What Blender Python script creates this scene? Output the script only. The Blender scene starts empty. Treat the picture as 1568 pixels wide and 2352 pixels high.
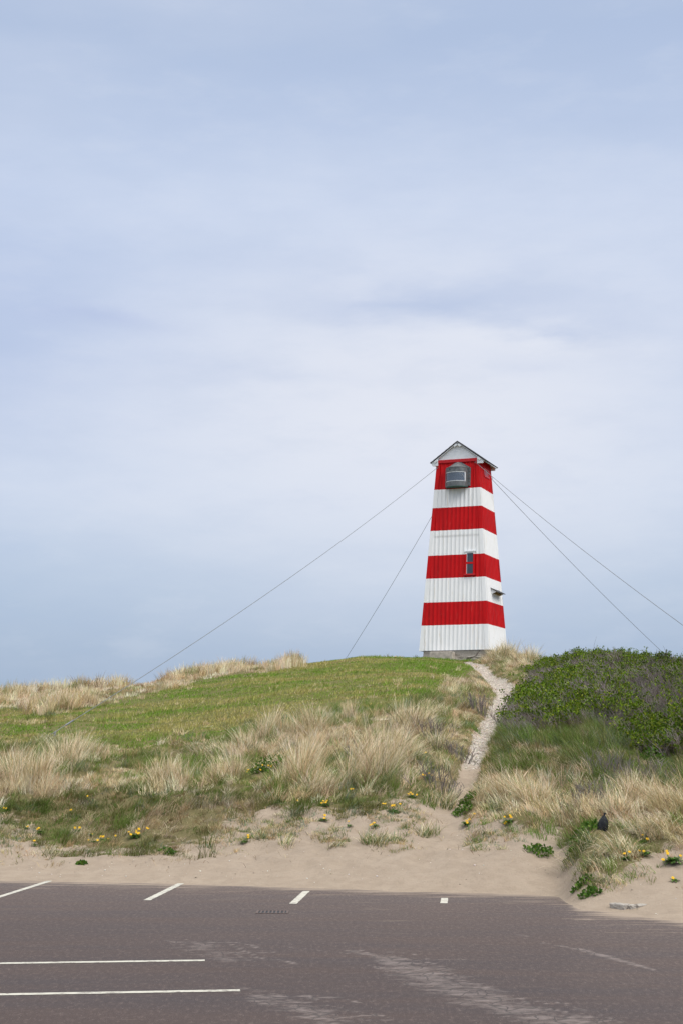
import bpy, bmesh, math, random
import numpy as np
from mathutils import Vector, Matrix
random.seed(7); RNG = np.random.default_rng(11)
S = bpy.context.scene; COL = S.collection
R = math.radians
# ------------------------------------------------------------------ camera numbers (photo at 1568 x 2352)
F, CX, HY, CH = 3500.0, 784.0, 1700.0, 2.48
def world(px, py, Y): return ((px-CX)/F*Y, Y, CH-(py-HY)/F*Y)
# ------------------------------------------------------------------ object helpers
def tag(o, label=None, cat=None, group=None, kind=None):
    if label: o['label'] = label
    if cat: o['category'] = cat
    if group: o['group'] = group
    if kind: o['kind'] = kind
    return o
def link(o, parent=None):
    COL.objects.link(o)
    if parent: o.parent = parent
    return o
def empty(name, loc, rz=0):
    o = bpy.data.objects.new(name, None); o.location = loc; o.rotation_euler = (0, 0, rz); o.empty_display_size = .3
    return link(o)
def obj_bm(name, bm, mat, parent=None, smooth=False):
    bmesh.ops.recalc_face_normals(bm, faces=bm.faces)
    me = bpy.data.meshes.new(name); bm.to_mesh(me); bm.free(); me.materials.append(mat)
    if smooth: me.polygons.foreach_set('use_smooth', [True]*len(me.polygons))
    return link(bpy.data.objects.new(name, me), parent)
def obj_np(name, V, quads, tris, mat, parent=None, col=None, smooth=False, attrs=None):
    me = bpy.data.meshes.new(name)
    q = np.asarray(quads, np.int32).reshape(-1, 4); t = np.asarray(tris, np.int32).reshape(-1, 3)
    me.vertices.add(len(V)); me.vertices.foreach_set('co', np.asarray(V, np.float32).ravel())
    nl = q.size + t.size
    me.loops.add(nl); me.loops.foreach_set('vertex_index', np.concatenate([q.ravel(), t.ravel()]))
    tot = np.concatenate([np.full(len(q), 4, np.int32), np.full(len(t), 3, np.int32)])
    me.polygons.add(len(tot)); st = np.concatenate([[0], np.cumsum(tot)[:-1]]).astype(np.int32)
    me.polygons.foreach_set('loop_start', st); me.polygons.foreach_set('loop_total', tot)
    if smooth: me.polygons.foreach_set('use_smooth', np.ones(len(tot), bool))
    me.update(calc_edges=True)
    if col is not None:
        a = me.attributes.new('Col', 'FLOAT_COLOR', 'POINT')
        c = np.ones((len(V), 4), np.float32); c[:, :3] = col; a.data.foreach_set('color', c.ravel())
    for k, v in (attrs or {}).items():
        a = me.attributes.new(k, 'FLOAT', 'POINT'); a.data.foreach_set('value', np.asarray(v, np.float32))
    me.materials.append(mat)
    return link(bpy.data.objects.new(name, me), parent)
def add_box(bm, x0, x1, y0, y1, z0, z1, M=None, bev=0):
    r = bmesh.ops.create_cube(bm, size=1)
    vs = r['verts']
    for v in vs:
        v.co = Vector(((x0+x1)/2+v.co.x*(x1-x0), (y0+y1)/2+v.co.y*(y1-y0), (z0+z1)/2+v.co.z*(z1-z0)))
    if bev:
        es = list({e for v in vs for e in v.link_edges})
        rr = bmesh.ops.bevel(bm, geom=es, offset=bev, segments=2, profile=.6, affect='EDGES')
        vs = list({v for f in rr['faces'] for v in f.verts} | {v for v in vs if v.is_valid})
    if M is not None:
        for v in vs:
            if v.is_valid: v.co = M @ v.co
    return vs
def add_poly_prism(bm, pts, d):   # pts: list of Vectors (planar), d: extrusion Vector
    a = [bm.verts.new(p) for p in pts]; b = [bm.verts.new(Vector(p)+d) for p in pts]
    bm.faces.new(a); bm.faces.new(b[::-1])
    n = len(pts)
    for i in range(n): bm.faces.new((a[i], a[(i+1) % n], b[(i+1) % n], b[i]))
def add_tube(bm, pts, r, n=8, cap=True):
    pts = [Vector(p) for p in pts]; rings = []
    for i, p in enumerate(pts):
        d = (pts[min(i+1, len(pts)-1)]-pts[max(i-1, 0)]).normalized()
        up = Vector((0, 0, 1)) if abs(d.z) < .95 else Vector((1, 0, 0))
        a = d.cross(up).normalized(); b = d.cross(a)
        rr = r[i] if isinstance(r, (list, tuple)) else r
        rings.append([bm.verts.new(p+(a*math.cos(2*math.pi*k/n)+b*math.sin(2*math.pi*k/n))*rr) for k in range(n)])
    for i in range(len(rings)-1):
        for k in range(n): bm.faces.new((rings[i][k], rings[i][(k+1) % n], rings[i+1][(k+1) % n], rings[i+1][k]))
    if cap: bm.faces.new(rings[0][::-1]); bm.faces.new(rings[-1])
# ------------------------------------------------------------------ noise
def _h(ix, iy, s):
    n = (ix.astype(np.int64)*374761393+iy.astype(np.int64)*668265263+s*974634777) & 0xffffffff
    n = ((n ^ (n >> 13))*1274126177) & 0xffffffff
    return ((n ^ (n >> 16)) & 0xffff)/65535.0
def vnoise(x, y, s=0):
    x = np.asarray(x, float); y = np.asarray(y, float)
    ix = np.floor(x); iy = np.floor(y); fx = x-ix; fy = y-iy
    fx = fx*fx*(3-2*fx); fy = fy*fy*(3-2*fy)
    a = _h(ix, iy, s); b = _h(ix+1, iy, s); c = _h(ix, iy+1, s); d = _h(ix+1, iy+1, s)
    return (a*(1-fx)+b*fx)*(1-fy)+(c*(1-fx)+d*fx)*fy
def fbm(x, y, s=0, o=4):
    t = 0; a = .5; w = 0
    for i in range(o):
        t = t+a*vnoise(np.asarray(x)*2**i+17.3*i, np.asarray(y)*2**i-9.1*i, s+i*13); w += a; a *= .55
    return t/w
def sstep(a, b, x):
    t = np.clip((np.asarray(x, float)-a)/(b-a), 0, 1); return t*t*(3-2*t)
# ------------------------------------------------------------------ node helpers
def mat_new(name):
    m = bpy.data.materials.new(name); m.use_nodes = True
    nt = m.node_tree; nt.nodes.clear()
    out = nt.nodes.new('ShaderNodeOutputMaterial'); p = nt.nodes.new('ShaderNodeBsdfPrincipled')
    nt.links.new(p.outputs[0], out.inputs[0]); p.inputs['Specular IOR Level'].default_value = .3
    return m, nt, p
def N(nt, t, **kw):
    n = nt.nodes.new(t)
    for k, v in kw.items():
        if k in n.inputs: n.inputs[k].default_value = v
        else: setattr(n, k, v)
    return n
def coord(nt, scale=(1, 1, 1), out='Object'):
    tc = nt.nodes.new('ShaderNodeTexCoord'); mp = nt.nodes.new('ShaderNodeMapping')
    mp.inputs['Scale'].default_value = scale; nt.links.new(tc.outputs[out], mp.inputs[0]); return mp.outputs[0]
def noise(nt, vec, scale, detail=4, rough=.55):
    n = N(nt, 'ShaderNodeTexNoise', Scale=scale, Detail=detail, Roughness=rough)
    nt.links.new(vec, n.inputs['Vector']); return n.outputs['Fac']
def ramp(nt, fac, stops, interp='LINEAR'):
    n = nt.nodes.new('ShaderNodeValToRGB'); cr = n.color_ramp; cr.interpolation = interp
    while len(cr.elements) < len(stops): cr.elements.new(.5)
    for e, (p, c) in zip(cr.elements, stops):
        e.position = p; e.color = (*c, 1) if len(c) == 3 else c
    nt.links.new(fac, n.inputs[0]); return n.outputs[0]
def gray(v): return (v, v, v)
def mix(nt, fac, a, b, mode='MIX'):
    n = nt.nodes.new('ShaderNodeMix'); n.data_type = 'RGBA'; n.blend_type = mode; n.clamp_factor = True
    for i, v in ((0, fac), (6, a), (7, b)):
        if hasattr(v, 'is_linked') or hasattr(v, 'node'): nt.links.new(v, n.inputs[i])
        else: n.inputs[i].default_value = v if i == 0 else ((*v, 1) if len(v) == 3 else v)
    return n.outputs[2]
def math_(nt, op, a, b=0.0, c=None):
    n = nt.nodes.new('ShaderNodeMath'); n.operation = op
    for i, v in enumerate((a, b) if c is None else (a, b, c)):
        if hasattr(v, 'node'): nt.links.new(v, n.inputs[i])
        else: n.inputs[i].default_value = v
    return n.outputs[0]
def bump(nt, p, h, strength=.4, dist=.02):
    b = N(nt, 'ShaderNodeBump', Strength=strength, Distance=dist); nt.links.new(h, b.inputs['Height'])
    nt.links.new(b.outputs[0], p.inputs['Normal'])
def attr(nt, name, out='Fac'):
    a = nt.nodes.new('ShaderNodeAttribute'); a.attribute_name = name; return a.outputs[out]
def simple(name, c, rough=.5, var=.15, scale=8, metal=0, bumpy=0):
    m, nt, p = mat_new(name); v = coord(nt)
    f = noise(nt, v, scale, 5)
    c2 = tuple(x*(1-var) for x in c); c3 = tuple(min(1, x*(1+var)) for x in c)
    nt.links.new(ramp(nt, f, [(.3, c2), (.7, c3)]), p.inputs['Base Color'])
    p.inputs['Roughness'].default_value = rough; p.inputs['Metallic'].default_value = metal
    if bumpy: bump(nt, p, noise(nt, v, scale*4, 6), .5, bumpy)
    return m
# ------------------------------------------------------------------ terrain height
EDGE = np.array([(-600, 2008), (0, 2021), (427, 2029), (784, 2039), (1000, 2047), (1200, 2051), (1285, 2056), (1325, 2084), (1400, 2096), (1568, 2113), (2200, 2175)], float)
COLS = {
 -400: [(29.5,1985),(31,1950),(34,1880),(38,1805),(43,1745),(49,1702),(55,1665),(61,1632),(66,1606),(70,1598)],
 0:    [(28.6,1985),(30,1950),(33,1880),(37,1800),(42,1740),(48,1700),(54,1660),(60,1627),(64,1607),(67,1597)],
 300:  [(28,1985),(29.5,1955),(32,1890),(36,1810),(40,1760),(45,1715),(52,1660),(60,1612),(66,1586),(70,1577)],
 470:  [(27.7,1985),(29.2,1950),(32,1870),(36,1800),(40,1745),(46,1690),(54,1630),(62,1585),(68,1562),(72,1549)],
 580:  [(27.4,1985),(29,1945),(32,1870),(36,1790),(40,1735),(46,1675),(54,1615),(62,1570),(69,1547),(73,1534)],
 680:  [(27.2,1985),(28.5,1945),(31,1880),(35,1790),(39,1725),(46,1660),(54,1600),(62,1560),(70,1536),(74,1528)],
 830:  [(26.7,1985),(28,1945),(30.5,1880),(34,1790),(38,1725),(45,1650),(54,1585),(62,1545),(70,1519),(74.5,1509)],
 970:  [(26.3,1985),(27.5,1945),(30,1880),(34,1785),(38,1715),(45,1640),(54,1578),(62,1540),(70,1519),(74.5,1511)],
 1050: [(25.9,1990),(27,1950),(29,1900),(31.5,1850),(35,1785),(40,1715),(46,1652),(54,1590),(62,1552),(70,1528),(75,1516)],
 1120: [(25.7,1985),(27,1938),(30,1875),(33,1810),(38,1740),(43,1690),(49,1640),(56,1595),(64,1560),(71,1532),(76,1516)],
 1200: [(25.6,1985),(27,1925),(29,1862),(32,1792),(37,1725),(43,1670),(50,1615),(57,1575),(65,1545),(72,1522),(77,1510)],
 1285: [(25.6,1995),(27,1935),(29.5,1862),(33,1785),(38,1722),(43.5,1664),(51,1608),(59,1567),(67,1538),(73,1522)],
 1350: [(23,2060),(24,1990),(25.5,1925),(28,1852),(32,1780),(38,1720),(44,1660),(52,1602),(60,1563),(68,1535),(73,1524)],
 1568: [(21.9,2086),(23,2035),(24,1982),(26,1902),(29,1832),(34,1770),(40,1715),(46,1662),(54,1614),(62,1582),(68,1564)],
 2000: [(20.6,2120),(22,2045),(24,1960),(27,1880),(31,1800),(36,1750),(42,1700),(50,1655),(58,1625),(66,1608)],
}
YS = np.linspace(8, 150, 1421); CPX = np.array(sorted(COLS), float); TAB = []
for c in sorted(COLS):
    ye = F*CH/(np.interp(c, EDGE[:, 0], EDGE[:, 1])-HY)
    pts = [(8, -.06), (ye-1.2, -.06), (ye, 0)] + [(y, CH-(py-HY)*y/F) for y, py in COLS[c]]
    yl, zl = pts[-1]; pts += [(yl+5, zl+.12), (yl+12, zl-.1), (yl+30, zl-2.2), (yl+55, .0), (160, -.3)]
    a = np.array(pts); z = np.interp(YS, a[:, 0], a[:, 1])
    k = np.hanning(13); k /= k.sum()
    zs = np.convolve(np.pad(z, 6, mode='edge'), k, 'valid'); TAB.append(zs)
TAB = np.array(TAB)
def edge_y(px): return F*CH/(np.interp(px, EDGE[:, 0], EDGE[:, 1])-HY)
PATH_PX = np.array([(1062,1514,.45),(1085,1522,.7),(1106,1535,.45),(1118,1547,.33),(1140,1562,.46),(1158,1576,.5),(1161,1592,.42),(1150,1612,.42),(1137,1635,.42),(1129,1655,.38),(1116,1682,.33),(1100,1708,.29),(1088,1732,.28),(1072,1775,.26),(1052,1815,.28),(1030,1850,.3),(1018,1885,.42),(1010,1925,.6)], float)
def base_h(X, Y):
    X = np.asarray(X, float); Y = np.asarray(Y, float)
    px = np.clip(X/np.maximum(Y, 5)*F+CX, CPX[0], CPX[-1]-1e-3)
    i = np.clip(np.searchsorted(CPX, px, side='right')-1, 0, len(CPX)-2)
    t = (px-CPX[i])/(CPX[i+1]-CPX[i]); t = t*t*(3-2*t)*.5+t*.5
    fy = np.clip((Y-YS[0])/(YS[1]-YS[0]), 0, len(YS)-1.001); j = fy.astype(int); u = fy-j
    z0 = TAB[i, j]*(1-u)+TAB[i, j+1]*u; z1 = TAB[i+1, j]*(1-u)+TAB[i+1, j+1]*u
    return z0*(1-t)+z1*t
def march(fn, px, py):
    px = np.atleast_1d(np.asarray(px, float)); py = np.atleast_1d(np.asarray(py, float))
    ys = np.arange(14, 95, .05)
    z = fn((px[:, None]-CX)/F*ys, np.broadcast_to(ys, (len(px), len(ys))))
    ray = CH-(py[:, None]-HY)/F*ys
    hit = z >= ray; k = np.where(hit.any(1), hit.argmax(1), len(ys)-400)
    Y = ys[k]; X = (px-CX)/F*Y
    return X, Y
_pX, _pY = march(base_h, PATH_PX[:, 0], PATH_PX[:, 1]); PATHW = np.stack([_pX, _pY, PATH_PX[:, 2]*np.where(_pY > 38, .88, 1.0)], 1)
def path_d(X, Y):
    """signed: distance to centre line divided by local half width"""
    X = np.asarray(X, float); Y = np.asarray(Y, float); best = np.full(X.shape, 99.0)
    for a, b in zip(PATHW[:-1], PATHW[1:]):
        d = b[:2]-a[:2]; L = d@d
        t = np.clip(((X-a[0])*d[0]+(Y-a[1])*d[1])/L, 0, 1)
        r = np.hypot(X-a[0]-t*d[0], Y-a[1]-t*d[1])/(a[2]+(b[2]-a[2])*t); best = np.minimum(best, r)
    return best
def poly_world(pts):
    a = np.array(pts, float); x, y = march(base_h, a[:, 0], a[:, 1]); return np.stack([x, y], 1)
def inside(P, X, Y):
    X = np.asarray(X); Y = np.asarray(Y); r = np.zeros(X.shape, bool); n = len(P)
    for i in range(n):
        x0, y0 = P[i]; x1, y1 = P[(i+1) % n]
        if y0 == y1: continue
        c = ((y0 > Y) != (y1 > Y)) & (X < (x1-x0)*(Y-y0)/(y1-y0)+x0); r ^= c
    return r
# vegetation limit lines in photo terms: y as function of px, evaluated with the pixel each ground point projects to from the tripod's place
def proj(X, Y):
    z = base_h(X, Y); Yc = np.maximum(Y, 5)
    return X/Yc*F+CX, HY-(z-CH)/Yc*F
SANDLINE = np.array([(-400,1890),(0,1893),(60,1896),(125,1945),(300,1962),(450,1952),(520,1912),(620,1882),(800,1880),(960,1856),(1000,1872),(1040,1905),(1062,1915),(1100,1908),(1200,1908),(1285,1920),(1312,1985),(1345,2052),(1400,2056),(1450,2010),(1510,1968),(1568,1955),(2000,1980)], float)
LAWNLINE = np.array([(-400,1700),(0,1704),(180,1712),(260,1728),(400,1720),(470,1700),(600,1660),(720,1645),(880,1622),(970,1596),(1040,1565),(1090,1538),(1108,1515),(1112,1490)], float)
def dens_fields(X, Y):
    px, py = proj(X, Y)
    wob = (fbm(X*.9, Y*.5, 5, 4)-.5)*50
    sand = sstep(-30, 34, py+wob*1.3*(.6+.4*sstep(1000, 700, px))-np.interp(px, SANDLINE[:, 0], SANDLINE[:, 1]))
    pd = path_d(X, Y)+(fbm(X*2, Y*2, 9, 3)-.5)*.5
    path = 1-sstep(.8, 1.1, pd)
    lawn = (1-sstep(-12, 16, py+wob*.8-np.interp(px, LAWNLINE[:, 0], LAWNLINE[:, 1])))*(px < 1150)
    ridge = np.zeros_like(px)
    RL = np.array([(-400,1645),(0,1632),(120,1640),(250,1615),(330,1598),(420,1575),(520,1553),(640,1537),(690,1528),(700,1500)], float)
    ridge = (1-sstep(-8, 8, py+wob*.25-np.interp(px, RL[:, 0], RL[:, 1])))*(px < 695)
    soil = sstep(-50, 4, py+wob*1.3*(.6+.4*sstep(1000, 700, px))-np.interp(px, SANDLINE[:, 0], SANDLINE[:, 1]))
    return dict(px=px, py=py, sand=sand, soil=soil, path=path, lawn=lawn*(1-ridge), ridge=ridge)
def H(X, Y):
    X = np.asarray(X, float); Y = np.asarray(Y, float)
    z = base_h(X, Y); px = X/np.maximum(Y, 5)*F+CX; ye = edge_y(px)
    on = sstep(.3, 4, Y-ye)*sstep(130, 90, Y)
    far = sstep(40, 52, Y)
    z = z + on*((fbm(X*.55, Y*.4, 1, 4)-.5)*(.34*(1-far)+.12*far)+(fbm(X*2.2, Y*1.6, 2, 3)-.5)*(.16*(1-far)+.05*far))
    z = z + sstep(-1.5, .2, Y-ye)*((fbm(X*.8, Y*3.0, 3, 5)-.5)*.045+((fbm(X*2.6, Y*2.2, 31, 3)-.5)*.15+(vnoise(X*5.5, Y*4.5, 33)-.5)*.06)*sstep(.2, 2, Y-ye)*sstep(44, 36, Y))
    pd = path_d(X, Y); z = z - .16*(1-sstep(.4, 1.7, pd))
    return z
def hit(px, py):
    X, Y = march(H, px, py); return X, Y, H(X, Y)
print('terrain ready')
# ------------------------------------------------------------------ materials
def grass_mat(name, trans=.12, rough=.6):
    m, nt, p = mat_new(name); c = attr(nt, 'Col', 'Color')
    p.inputs['Roughness'].default_value = rough; p.inputs['Specular IOR Level'].default_value = .06
    nt.links.new(c, p.inputs['Base Color'])
    tr = nt.nodes.new('ShaderNodeBsdfTranslucent'); nt.links.new(c, tr.inputs[0])
    mx = nt.nodes.new('ShaderNodeMixShader'); mx.inputs[0].default_value = trans
    nt.links.new(p.outputs[0], mx.inputs[1]); nt.links.new(tr.outputs[0], mx.inputs[2])
    out = [n for n in nt.nodes if n.type == 'OUTPUT_MATERIAL'][0]; nt.links.new(mx.outputs[0], out.inputs[0])
    return m
M_BLADE = grass_mat('grass_blade'); M_LEAF = grass_mat('leaf', .2, .5); M_TWIG = grass_mat('twig_bark', 0.0, .8)
M_PETAL = simple('dandelion_petal', (.80, .50, .015), .6, .15, 40)

def make_ground_mat():
    m, nt, p = mat_new('dune_ground'); v = coord(nt)
    n1 = noise(nt, v, 1.3, 6); n2 = noise(nt, v, 45, 4, .7); n3 = noise(nt, v, 7, 5); n4 = noise(nt, v, 160, 2)
    sandc = mix(nt, n1, (.335, .268, .203), (.43, .352, .275))
    sandc = mix(nt, ramp(nt, noise(nt, v, 3.4, 5, .65), [(.42, gray(.34)), (.58, gray(0))]), sandc, (.25, .195, .145))
    sandc = mix(nt, math_(nt, 'MULTIPLY', n2, .7), sandc, (.28, .215, .155))
    spk = ramp(nt, n4, [(.70, gray(0)), (.76, gray(1))])
    sandc = mix(nt, math_(nt, 'MULTIPLY', spk, .45), sandc, (.28, .22, .17))
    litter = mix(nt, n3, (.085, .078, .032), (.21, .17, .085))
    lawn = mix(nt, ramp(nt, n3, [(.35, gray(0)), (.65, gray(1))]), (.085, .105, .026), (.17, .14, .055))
    grav = mix(nt, n2, (.36, .31, .26), (.54, .48, .42))
    vo = N(nt, 'ShaderNodeTexVoronoi', Scale=26.0); nt.links.new(v, vo.inputs['Vector'])
    grav = mix(nt, .8, grav, mix(nt, vo.outputs['Color'], (.30, .255, .22), (.62, .56, .49)))
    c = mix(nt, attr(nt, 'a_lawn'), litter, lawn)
    sf = math_(nt, 'ADD', attr(nt, 'a_sand'), math_(nt, 'MULTIPLY', math_(nt, 'SUBTRACT', n3, .5), 1.7))
    c = mix(nt, ramp(nt, sf, [(.35, gray(0)), (.62, gray(1))]), c, sandc)
    gf = math_(nt, 'ADD', attr(nt, 'a_path'), math_(nt, 'MULTIPLY', math_(nt, 'SUBTRACT', n2, .5), .6))
    c = mix(nt, ramp(nt, gf, [(.4, gray(0)), (.6, gray(1))]), c, grav)
    nt.links.new(c, p.inputs['Base Color']); p.inputs['Roughness'].default_value = .95; p.inputs['Specular IOR Level'].default_value = .1
    h = math_(nt, 'ADD', math_(nt, 'MULTIPLY', n3, .6), math_(nt, 'MULTIPLY', n2, .35)); bump(nt, p, h, .9, .07)
    return m
def make_asphalt_mat():
    m, nt, p = mat_new('asphalt'); v = coord(nt)
    big = noise(nt, v, .35, 5); st = noise(nt, coord(nt, (.25, 1.6, 1)), .9, 5); fine = noise(nt, v, 130, 3, .75); med = noise(nt, v, 28, 4, .7)
    c = mix(nt, big, (.066, .047, .043), (.100, .071, .062))
    c = mix(nt, ramp(nt, st, [(.38, gray(0)), (.66, gray(.8))]), c, (.058, .050, .054))
    md = noise(nt, v, 34, 3, .8); m2 = noise(nt, coord(nt, (1, .35, 1)), 20, 3, .7)
    c = mix(nt, ramp(nt, md, [(.32, gray(.8)), (.50, gray(0))]), c, (.036, .030, .031))
    c = mix(nt, ramp(nt, m2, [(.54, gray(0)), (.72, gray(.5))]), c, (.19, .14, .122))
    c = mix(nt, ramp(nt, fine, [(.38, gray(1)), (.55, gray(0))]), c, (.040, .033, .033))
    c = mix(nt, ramp(nt, fine, [(.60, gray(0)), (.75, gray(.8))]), c, (.26, .205, .19))
    vo = N(nt, 'ShaderNodeTexVoronoi', Scale=22.0); nt.links.new(v, vo.inputs['Vector'])
    c = mix(nt, ramp(nt, vo.outputs['Distance'], [(.07, gray(.75)), (.13, gray(0))]), c, mix(nt, vo.outputs['Color'], (.1, .08, .08), (.42, .36, .33)))
    c = mix(nt, math_(nt, 'MULTIPLY', attr(nt, 'a_sheen_dust'), ramp(nt, m2, [(.3, gray(.4)), (.65, gray(1))])), c, (.27, .215, .185))  # paler towards the sand: blown dust plus grazing sheen put into the colour
    # worn, sand filled patches with cracks
    wv = mix(nt, .35, v, N(nt, 'ShaderNodeTexNoise', Scale=1.5).outputs['Color'], 'ADD')
    pn = noise(nt, coord(nt, (.8, 1.5, 1)), 3.6, 7, .72)
    wf = math_(nt, 'ADD', attr(nt, 'a_worn'), math_(nt, 'MULTIPLY', math_(nt, 'SUBTRACT', pn, .5), 2.2))
    wm = ramp(nt, wf, [(.30, gray(0)), (.85, gray(1))])
    c = mix(nt, math_(nt, 'MULTIPLY', wm, .55), c, mix(nt, fine, (.21, .17, .155), (.33, .275, .25)))
    ws = nt.nodes.new('ShaderNodeTexNoise'); ws.inputs['Scale'].default_value = 2.2; nt.links.new(v, ws.inputs['Vector'])
    ad = nt.nodes.new('ShaderNodeVectorMath'); ad.operation = 'MULTIPLY_ADD'; ad.inputs[1].default_value = (.5, .5, 0); nt.links.new(ws.outputs['Color'], ad.inputs[0]); nt.links.new(v, ad.inputs[2])
    vc = N(nt, 'ShaderNodeTexVoronoi', Scale=4.6); vc.feature = 'DISTANCE_TO_EDGE'; nt.links.new(ad.outputs[0], vc.inputs['Vector'])
    crack = math_(nt, 'MULTIPLY', ramp(nt, vc.outputs['Distance'], [(.015, gray(1)), (.06, gray(0))]), ramp(nt, wf, [(.2, gray(0)), (.5, gray(1))]))
    c = mix(nt, math_(nt, 'MULTIPLY', crack, .75), c, (.075, .065, .062))
    df = math_(nt, 'ADD', attr(nt, 'a_dust'), math_(nt, 'MULTIPLY', math_(nt, 'SUBTRACT', noise(nt, coord(nt, (.35, 2.4, 1)), 2.6, 6, .6), .5), 2.3))
    dm = ramp(nt, df, [(.38, gray(0)), (1.0, gray(1))])
    c = mix(nt, math_(nt, 'MULTIPLY', dm, .8), c, mix(nt, fine, (.29, .225, .165), (.41, .33, .25)))
    nt.links.new(c, p.inputs['Base Color']); p.inputs['Roughness'].default_value = .9; p.inputs['Specular IOR Level'].default_value = .12
    bump(nt, p, math_(nt, 'SUBTRACT', math_(nt, 'ADD', fine, math_(nt, 'MULTIPLY', med, .5)), math_(nt, 'MULTIPLY', crack, 2.0)), .6, .008)
    return m
# ------------------------------------------------------------------ ground sheet
def axis(parts):
    out = []
    for a, b, s in parts: out.append(np.arange(a, b, s))
    return np.unique(np.concatenate(out))
gx = axis([(-3000, -400, 650), (-400, -60, 40), (-60, -20, 2.5), (-20, -13, .4), (-13, 17, .11), (17, 24, .4), (24, 60, 2.5), (60, 400, 40), (400, 3001, 650)])
gy = axis([(-400, -20, 95), (-20, 19, 4), (19, 40, .11), (40, 86, .22), (86, 140, 2), (140, 400, 40), (400, 6001, 700)])
GX, GY = np.meshgrid(gx, gy); xs, ys = GX.ravel(), GY.ravel()
gz = H(xs, ys); gz = np.where(ys > 150, -.4, gz); gz = np.where(ys < 15, -.08, gz)
D = dens_fields(xs, ys)
nx, ny = len(gx), len(gy); I = np.arange(nx*ny).reshape(ny, nx)
quads = np.stack([I[:-1, :-1], I[:-1, 1:], I[1:, 1:], I[1:, :-1]], -1).reshape(-1, 4)
edgefade = sstep(.2, 2.5, ys-edge_y(D['px']))
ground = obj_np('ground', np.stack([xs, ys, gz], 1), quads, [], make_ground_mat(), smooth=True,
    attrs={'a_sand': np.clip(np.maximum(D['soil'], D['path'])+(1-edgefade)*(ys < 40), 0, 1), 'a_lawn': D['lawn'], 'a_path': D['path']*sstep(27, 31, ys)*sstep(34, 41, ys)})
tag(ground, kind='structure')
# ------------------------------------------------------------------ asphalt car park
ax = axis([(-400, -40, 60), (-40, -9, 1), (-9, 9, .06), (9, 40, 1), (40, 401, 60)])
ay = axis([(-300, 10, 10), (10, 30.1, .07)])
AX, AY = np.meshgrid(ax, ay); xs, ys = AX.ravel(), AY.ravel()
def line_d(pts, X, Y):
    best = np.full(X.shape, -9.0); W = [((a-CX)/F*(F*CH/(b-HY)), F*CH/(b-HY), w) for a, b, w in pts]
    for (x0, y0, w0), (x1, y1, w1) in zip(W[:-1], W[1:]):
        dx, dy = x1-x0, y1-y0; t = np.clip(((X-x0)*dx+(Y-y0)*dy)/(dx*dx+dy*dy+1e-9), 0, 1)
        r = np.hypot(X-x0-t*dx, Y-y0-t*dy)/(w0+(w1-w0)*t); best = np.maximum(best, 1-r)
    return best
worn = np.zeros_like(xs); rw_ = random.Random(3); BR = []
for (x0, y0, x1, y1, k_) in ((830, 2190, 1330, 2352, 26), (400, 2155, 520, 2210, 8), (560, 2270, 740, 2345, 11)):
    for _ in range(k_):     # sand filled cracks running off along the patches
        u = rw_.random(); px_, py_ = x0+(x1-x0)*u+rw_.uniform(-50, 50), y0+(y1-y0)*u+rw_.uniform(-18, 14); w_ = rw_.uniform(.025, .07); pl_ = [(px_, py_, w_*.4)]
        for _s in range(rw_.randint(3, 6)): px_ += rw_.uniform(14, 46); py_ += rw_.uniform(-3, 14); pl_.append((px_, py_, w_*rw_.uniform(.5, 1.2)))
        BR.append((pl_, rw_.uniform(.6, .95)))
for pts, s in [([(800,2183,.06),(880,2200,.2),(950,2228,.5),(1040,2268,.55),(1130,2305,.5),(1230,2335,.45),(1400,2375,.5)], .62),
               ([(395,2160,.15),(450,2168,.4),(480,2190,.35),(520,2205,.25)], .5), ([(560,2270,.15),(610,2290,.3),(670,2310,.35),(760,2345,.3)], .52),
               ([(1240,2165,.04),(1330,2180,.09),(1420,2205,.12),(1500,2228,.05)], .8)]+BR+[([(640,2172,.03),(800,2190,.05)], .7), ([(1165,2145,.05),(1210,2150,.1)], .5)]:
    worn = np.maximum(worn, np.clip(line_d(pts, xs, ys), 0, 1)**.6*s)
ed = edge_y(xs/ys.clip(5)*F+CX)-ys
dust = .70*np.exp(-np.clip(ed, 0, 99)/.5)+.40*np.exp(-np.clip(ed, 0, 99)/2.0)
for pts, s in [([(1295,2110,.08),(1350,2112,.12)], .75), ([(-50,2086,.05),(150,2091,.06)], .45), ([(590,2096,.1),(670,2097,.1)], .55), ([(500,2062,.06),(580,2063,.06)], .4), ([(1000,2062,.25),(1060,2060,.3)], .25), ([(1290,2075,.5),(1420,2100,.4)], .45)]:
    dust = np.maximum(dust, np.clip(line_d(pts, xs, ys), 0, 1)**.5*s)
nx, ny = len(ax), len(ay); I = np.arange(nx*ny).reshape(ny, nx)
quads = np.stack([I[:-1, :-1], I[:-1, 1:], I[1:, 1:], I[1:, :-1]], -1).reshape(-1, 4)
tag(obj_np('car_park', np.stack([xs, ys, np.zeros_like(xs)], 1), quads, [], make_asphalt_mat(), attrs={'a_worn': worn, 'a_dust': dust, 'a_sheen_dust': .30*np.exp(-np.clip(ed, 0, 99)/6.0)+.04}), kind='structure')
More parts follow.
